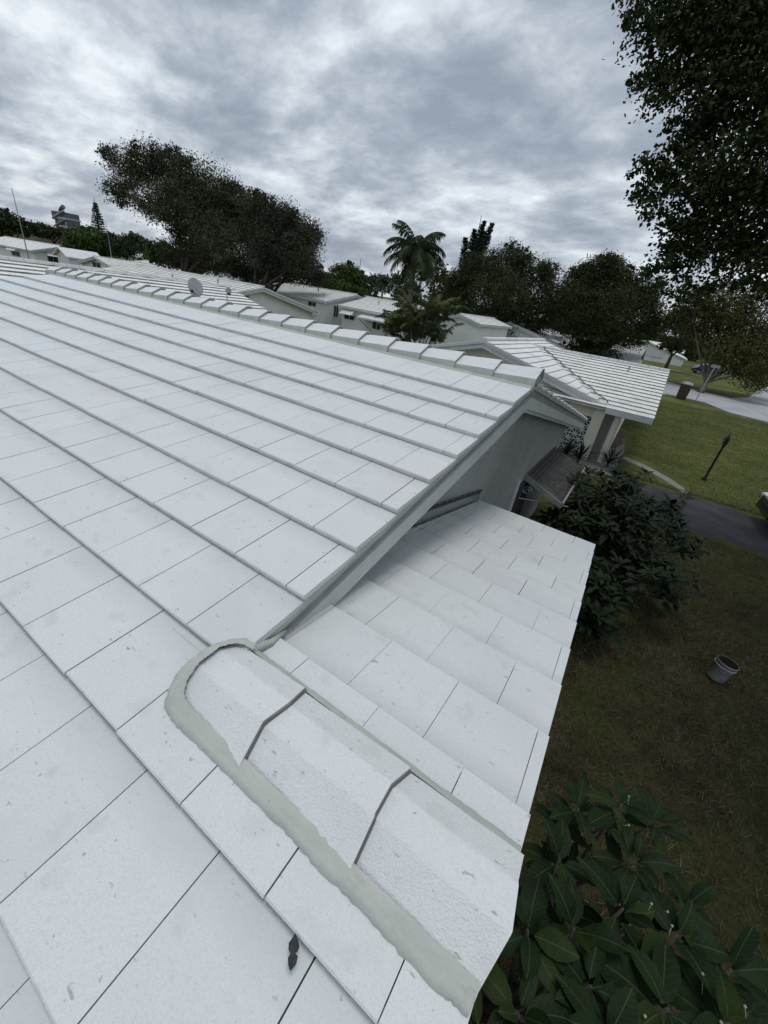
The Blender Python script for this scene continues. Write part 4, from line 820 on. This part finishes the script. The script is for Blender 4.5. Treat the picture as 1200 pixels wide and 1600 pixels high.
tree('broadleaf_tree','small far dark tree in the sky gap left of the olive tree',(2.5,79,G),.3,B['mid'],9000,.22,m_dk,6)
tree('broadleaf_tree','big near broadleaf tree overhanging the upper right corner',(7.2,9.2,G),.13,B['big'],330000,.070,m_bigl,7,clump=.22,fill=.62,asp=1.3,twigs=0,skip=range(0,19),sat=3)  # crown includes unseen overhead blobs added to shade the yard
tree('broadleaf_tree','bright green rounded tree right of the oaks on the skyline',(-42.8,51.2,G),.25,B['round'],26000,.14,m_green,8)
tree('broadleaf_tree','dark round tree on the skyline at the far left edge',(-133,42,G),.4,B['bgA'],8000,.35,m_dk,9)
tree('broadleaf_tree','low dark tree on the skyline beside the industrial tower',(-131,49,G),.4,B['bgB'],6000,.35,m_dk,10)
tree('broadleaf_tree','green bushy tree right of the industrial tower',(-76.8,32,G),.3,B['bushL'],14000,.22,m_green,11)
tree('weeping_tree','greyish weeping tree left of the oak trunks',(-68.5,33.7,G),.2,B['hedge'],8000,.2,m_palm,12)
tree('broadleaf_tree','low green tree in the shade below the spreading oak',(-51.8,29.5,G),.2,B['under1'],9000,.18,m_green,13)
tree('broadleaf_tree','far low dark tree on the skyline between oak and royal palm',(-61,82,G),.3,B['bg2'],6000,.28,m_dk,14)
tree('broadleaf_tree','far dark trees band right behind the royal palm trunk',(-42.5,72,G),.3,B['bg3'],9000,.28,m_dk,15)
o=None
m_wood=m_dk
# continuous far woodland on the horizon
wb=[(x_,y_,rng.uniform(-2,0.6),7,5,3) for x_,y_ in [(-210+i*9,95+40*math.sin(i*.4)+i*3) for i in range(34)]]
v,f,_=leaf_cloud(wb,60000,.6,77); o=mesh_obj('woodland',v,f,m_dk); tag(o,'dark belt of far trees along the horizon','woodland',kind='stuff')
def conifer(label,x,y,z0,z1,r,seed,tips=1):
    t=thing('conifer',label,'tree',(x,y,G)); rng=random.Random(seed); mb=MB(); mb.tube([(x,y,G),(x,y,z1)],[.25,.04],8); mb.build('trunk',m_bark,t)
    P=[]; rn=np.random.default_rng(seed)
    for k in range(tips):
        ox=(k-(tips-1)/2)*r*.55; zt=z1-abs(k-tips*.6)*1.0
        nl=int((zt-z0)/.38)
        for i in range(nl):
            z=z0+(zt-z0)*i/nl; rad=r*(1-i/nl)**.8*(1 if tips==1 else .62)+.12
            for j in range(8):
                a=rng.uniform(0,6.28); 
                for s_ in np.linspace(.15,1,9):
                    P.append((x+ox*(z-z0)/(zt-z0)+rad*s_*math.cos(a),y+rad*s_*math.sin(a),z+rad*s_*(.55 if tips>1 else .12)))
    P=np.array(P); P=np.repeat(P,4,0)+rn.normal(size=(len(P)*4,3))*.07; n=len(P)
    a=rn.normal(size=(n,3)); a/=np.linalg.norm(a,axis=1)[:,None]; b=rn.normal(size=(n,3)); b/=np.linalg.norm(b,axis=1)[:,None]; s=.14
    v=np.stack([P-a*s,P+b*s*.5,P+a*s,P-b*s*.5],1).reshape(-1,3); mesh_obj('crown',v,[(4*i,4*i+1,4*i+2,4*i+3) for i in range(n)],m_conif,None,t)
conifer('tall dark conifer with upswept tips right of the royal palm',-26,58.7,2.5,11.9,2.2,1,4)
conifer('narrow pale-tipped conifer on the skyline left of the oak',-97.6,43.8,1.0,9.0,1.7,2,1)
conifer('tiny far conifer just right of the oak crown',-66,79,1.0,6.0,1.1,3,1)
def frond(mb,base,az,el,L_,w_,droop,n,rng,mleaf=0,hang=.5):
    """feathered palm frond: rachis plus leaflets"""
    p=Vector(base); pts=[p.copy()]; e=el
    for i in range(n):
        d=Vector((math.cos(az)*math.cos(e),math.sin(az)*math.cos(e),math.sin(e))); p=p+d*(L_/n); pts.append(p.copy()); e-=droop/n*(1+i/n)
    mb.tube(pts,[.03*L_/3*(1-i/(n+1)) +.004 for i in range(n+1)],4)
    side=Vector((-math.sin(az),math.cos(az),0))
    for i in range(1,n+1):
        for q in range(6):
            t=(i-1+q/6)/n; k=min(int(t*n),n-1); c=pts[k].lerp(pts[k+1],t*n-k); d=(pts[k+1]-pts[k]).normalized()
            wl=w_*(math.sin(math.pi*min(1,.15+t*.85))**.6+.1)
            for s_ in (-1,1):
                tip=c+side*s_*wl*rng.uniform(.6,.9)+d*wl*.55+Vector((0,0,-wl*hang*rng.uniform(.5,1.4))); mid=c.lerp(tip,.5)+Vector((0,0,wl*.12)); ww=.045*w_*rng.uniform(.7,1.2)
                mb.add([c-d*ww,c+d*ww,mid+d*ww,tip,mid-d*ww],[(0,1,2,3,4)],mleaf)
def palm(name,label,base,top,tr,nf,L_,w_,m,seed,crown=True,droop=(1.2,2.2),els=(-.3,1.2),hang=.5):
    t=thing(name,label,'palm',base); rng=random.Random(seed); b=Vector(base); tp=Vector(top)
    mb=MB(); mb.tube([b,b.lerp(tp,.5)+Vector((.1,0,0)),tp],[tr*1.3,tr,tr*.9],12); mb.build('trunk',m_palebark,t,True)
    if crown:
        mb=MB(); mb.tube([tp,tp+Vector((0,0,L_*.25))],[tr*.95,tr*.5],12); mb.build('crownshaft',m_areca,t,True)
    c=tp+Vector((0,0,L_*.25 if crown else 0))
    for i in range(nf):
        az=i*2.4+rng.uniform(-.3,.3); el=els[0]+(els[1]-els[0])*((i+.5)/nf)+rng.uniform(-.1,.1); mb=MB()
        frond(mb,c+Vector((0,0,-.15)),az,el,L_*rng.uniform(.85,1.1),w_,rng.uniform(*droop),9,rng,hang=hang); mb.build('frond',m,t)
    return t
palm('royal_palm','tall royal palm with drooping crown in the middle of the skyline',(-26.1,43,G),(-26.1,43,4.5),.28,30,4.3,1.0,m_palm,5,els=(-.75,1.45),droop=(.8,1.5),hang=.9)
palm('palm_tree','small distant palm left of the royal palm',(-44.4,64.4,G),(-44.4,64.4,3.0),.18,11,2.5,.6,m_palm,6,crown=False)
# clumping palm
t=thing('areca_palm','clumping feathery palm with many thin stems behind the ridge','palm',(-14.0,24.1,G)); rng=random.Random(4)
for i in range(26):
    a=i*2.4; r_=.9*math.sqrt((i+.5)/20); bx,by=-14.0+r_*.5*math.cos(a),24.1+r_*.5*math.sin(a)
    hgt=G+rng.uniform(1.3,3.7); tx,ty=-14.0+r_*2.0*math.cos(a),24.1+r_*2.0*math.sin(a)
    mb=MB(); mb.tube([(bx,by,G),((bx+tx)/2,(by+ty)/2,(G+hgt)/2),(tx,ty,hgt)],[.045,.035,.025],6); mb.build('stem',m_palebark,t,True)
    for k in range(5):
        mb=MB(); frond(mb,(tx,ty,hgt),rng.uniform(0,6.28),rng.uniform(.8,1.5),rng.uniform(1.4,2.2),.42,rng.uniform(.8,1.7),9,rng,hang=.6); mb.build('frond',m_areca,t)
# ---------------------------------------------------------------- shrubs with individual leaves
LEAF=[(-.02,0),( .10,.12),(.20,.30),(.235,.52),(.20,.72),(.11,.90),(0,1.0)]
def add_leaf(V,F,UV,c,d,upv,L_,wid,droop,fold,rng):
    """leaf as 2x6 strip folded on the midrib"""
    d=d.normalized(); s=d.cross(upv).normalized(); n=s.cross(d).normalized(); b=len(V)
    ts=[0,.14,.32,.52,.72,.88,1.0]; ws=[.03,.55,.92,1.0,.82,.45,.02]
    wv=rng.uniform(-.06,.06); cur=rng.uniform(-.18,.18)
    for t_,w_ in zip(ts,ws):
        base=c+d*L_*t_*(1-.12*droop*t_)+n*(-droop*L_*t_*t_*.5)+s*(cur*L_*t_*t_)
        ww=wid*w_*.5; rip=(math.sin(t_*9+wv*90)*.035+rng.uniform(-.02,.02))*L_
        V.append(base+s*(-ww)+n*(fold*ww+rip)); V.append(base); V.append(base+s*ww+n*(fold*ww-rip))
        UV.append((.5-.5*w_,t_)); UV.append((.5,t_)); UV.append((.5+.5*w_,t_))
    for i in range(6):
        k=b+3*i; F.append((k,k+1,k+4,k+3)); F.append((k+1,k+2,k+5,k+4))
def leafy(name,label,base,ros,L_,wid,mats,probs,seed,nl=11,cat='shrub',stem=m_stem,buds=0,droop=.5):
    t=thing(name,label,cat,base); rng=random.Random(seed); V=[];F=[];UV=[];MI=[]
    mbs=MB(); base=Vector(base)
    for (x,y,z,sc) in ros:
        c=Vector((x,y,z)); mid=base.lerp(c,.55)+Vector((rng.uniform(-.1,.1),rng.uniform(-.1,.1),-.1))
        foot=base+Vector((rng.uniform(-.25,.25),rng.uniform(-.25,.25),0)); mbs.tube([foot,mid,c],[.02,.014,.007],5)
        ax=(c-mid).normalized(); a0=rng.uniform(0,6.28)
        for k in range(nl):
            az=a0+k*2.4; el=rng.uniform(-.25,.45)+.75*(k/nl); h=-.10*(1-k/nl)*L_*3
            d=Vector((math.cos(az)*math.cos(el),math.sin(az)*math.cos(el),math.sin(el))); ll=L_*sc*rng.uniform(.7,1.1)*(1-.35*k/nl)
            cc=c+ax*h; st_=cc+d*.03
            n0=len(F); add_leaf(V,F,UV,st_,d,Vector((rng.uniform(-.2,.2),rng.uniform(-.2,.2),1)),ll,ll*wid*rng.uniform(.85,1.15),rng.uniform(.1,1)*droop*2,.28,rng)
            mi=rng.choices(range(len(mats)),probs)[0]; MI+= [mi]*(len(F)-n0)
    uv=[UV[i] for f in F for i in f]
    mesh_obj('foliage',V,F,mats,MI,t,True,uv)
    mbs.build('stems',stem,t,True)
    if buds:
        for i in range(buds):
            mb=MB(); x,y,z,sc=rng.choice(ros); c=Vector((x+rng.uniform(-.12,.12),y+rng.uniform(-.12,.12),z+rng.uniform(.0,.07))); e=c+Vector((rng.uniform(-.04,.04),rng.uniform(-.04,.04),-.07)); mb.tube([e,c],.002,4)
            mb.lathe(c,[(.001,-.009),(.006,-.003),(.006,.005),(.001,.010)],8); mb.build('bud',m_bud,t,True)
    return t
def mound(cx,cy,cz,rx,ry,rz,n,seed,lo=-.2,sc=(.8,1.2)):
    rng=random.Random(seed); out=[]
    while len(out)<n:
        v=Vector((rng.gauss(0,1),rng.gauss(0,1),rng.gauss(0,1))).normalized()
        if v.z<lo: continue
        k=rng.uniform(.7,1.15); out.append((cx+rx*v.x*k,cy+ry*v.y*k,cz+rz*v.z*k,rng.uniform(*sc)))
    return out
SHR=[mound(1.15,5.5,-2.6,.75,.9,.75,45,1,lo=-.1)+mound(1.9,5.4,-2.75,.75,.9,.75,40,2,lo=-.1)+mound(.65,3.9,-2.75,.5,.8,.75,32,5,lo=.0)+mound(1.75,3.6,-3.0,.75,.8,.62,38,6,lo=.0)+mound(1.25,2.7,-3.05,.55,.6,.6,26,7)+mound(1.2,4.6,-2.65,.7,.8,.7,30,8,lo=.2)+[(2.7,4.2,-2.75,1),(2.65,5.1,-2.4,1),(.9,6.6,-1.75,1),(1.5,6.2,-1.75,1),(2.3,6.1,-1.95,.9),(2.5,3.6,-2.85,.9),(.45,4.9,-1.9,.9),(1.0,5.2,-1.72,1.1),(.42,4.6,-1.86,1),(.72,4.9,-1.72,1),(.5,5.35,-1.85,.9),(.55,4.2,-2.0,1)],
 [(1.4, -1.66, -1.93, 1), (1.97, -1.62, -1.93, 1.25), (1.7, -1.72, -1.86, 1.1), (1.5, -1.95, -1.86, 1), (2.2, -1.6, -1.93, 1.2), (1.3, -2.12, -1.8, 0.9), (1.58, -2.13, -1.8, 1), (1.89, -1.98, -1.84, 1.1), (1.33, -2.4, -1.78, 0.9), (2.14, -1.85, -1.87, 1.1), (1.66, -2.25, -1.78, 1), (1.21, -2.55, -1.75, 0.8), (2.1, -1.33, -2.1, 0.9), (1.45, -1.8, -2.3, 0.8), (2.35, -2.0, -2.0, 1.1), (1.9, -1.5, -2.4, 1), (1.2, -1.8, -2.4, 1)],
 [(1.68, -1.1, -1.95, 1), (1.46, -1.27, -2.0, 0.9), (1.92, -0.98, -2.06, 0.9), (1.79, -1.36, -2.0, 1), (1.75, -0.95, -2.35, 0.9), (1.5, -1.1, -2.45, 0.9), (1.6, -1.3, -2.6, 0.9)]]

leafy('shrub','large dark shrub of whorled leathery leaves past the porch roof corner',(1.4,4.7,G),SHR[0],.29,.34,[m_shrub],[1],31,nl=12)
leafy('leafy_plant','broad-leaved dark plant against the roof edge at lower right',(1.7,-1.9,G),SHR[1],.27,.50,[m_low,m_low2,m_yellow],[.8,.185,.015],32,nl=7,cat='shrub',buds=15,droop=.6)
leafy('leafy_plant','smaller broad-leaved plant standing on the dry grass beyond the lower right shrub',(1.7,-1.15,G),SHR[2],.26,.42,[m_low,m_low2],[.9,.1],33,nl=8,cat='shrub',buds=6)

# spiky plants
def spiky(label,x,y,z,n,L_,seed):
    t=thing('yucca',label,'plant',(x,y,G),'spiky plants by the block screen'); rng=random.Random(seed); mb=MB()
    for i in range(n):
        az=rng.uniform(0,6.28); el=rng.uniform(.1,1.4); d=Vector((math.cos(az)*math.cos(el),math.sin(az)*math.cos(el),math.sin(el))); s=d.cross(Vector((0,0,1))).normalized(); l=L_*rng.uniform(.7,1.1); c=Vector((x,y,z)); w_=.025
        m1=c+d*l*.5; tp=c+d*l+Vector((0,0,-.08*l)); mb.add([c-s*w_*.6,c+s*w_*.6,m1+s*w_,tp,m1-s*w_,m1+Vector((0,0,-.01))],[(0,1,5,4),(1,2,5),(4,5,3),(5,2,3)])
    mb.build('leaves',m_shrub,t)
    mb=MB(); mb.tube([(x,y,G),(x,y,z)],.05,7); mb.build('stem',m_bark,t)
spiky('dark spiky yucca directly below the block screen',-.62,11.7,G+.15,46,.75,1)
spiky('dark spiky yucca below the cream column',-.15,11.6,G+.2,46,.7,2)
spiky('dark spiky plant on the far side of the big shrub by the walkway',.75,12.3,G+.15,40,.75,3)
# ---------------------------------------------------------------- render settings
S.render.engine='CYCLES'
S.cycles.use_denoising=True
for o in bpy.data.objects:
    if '_w' in o: del o['_w']
for m in bpy.data.materials:
    if 'ramp' in m: del m['ramp']
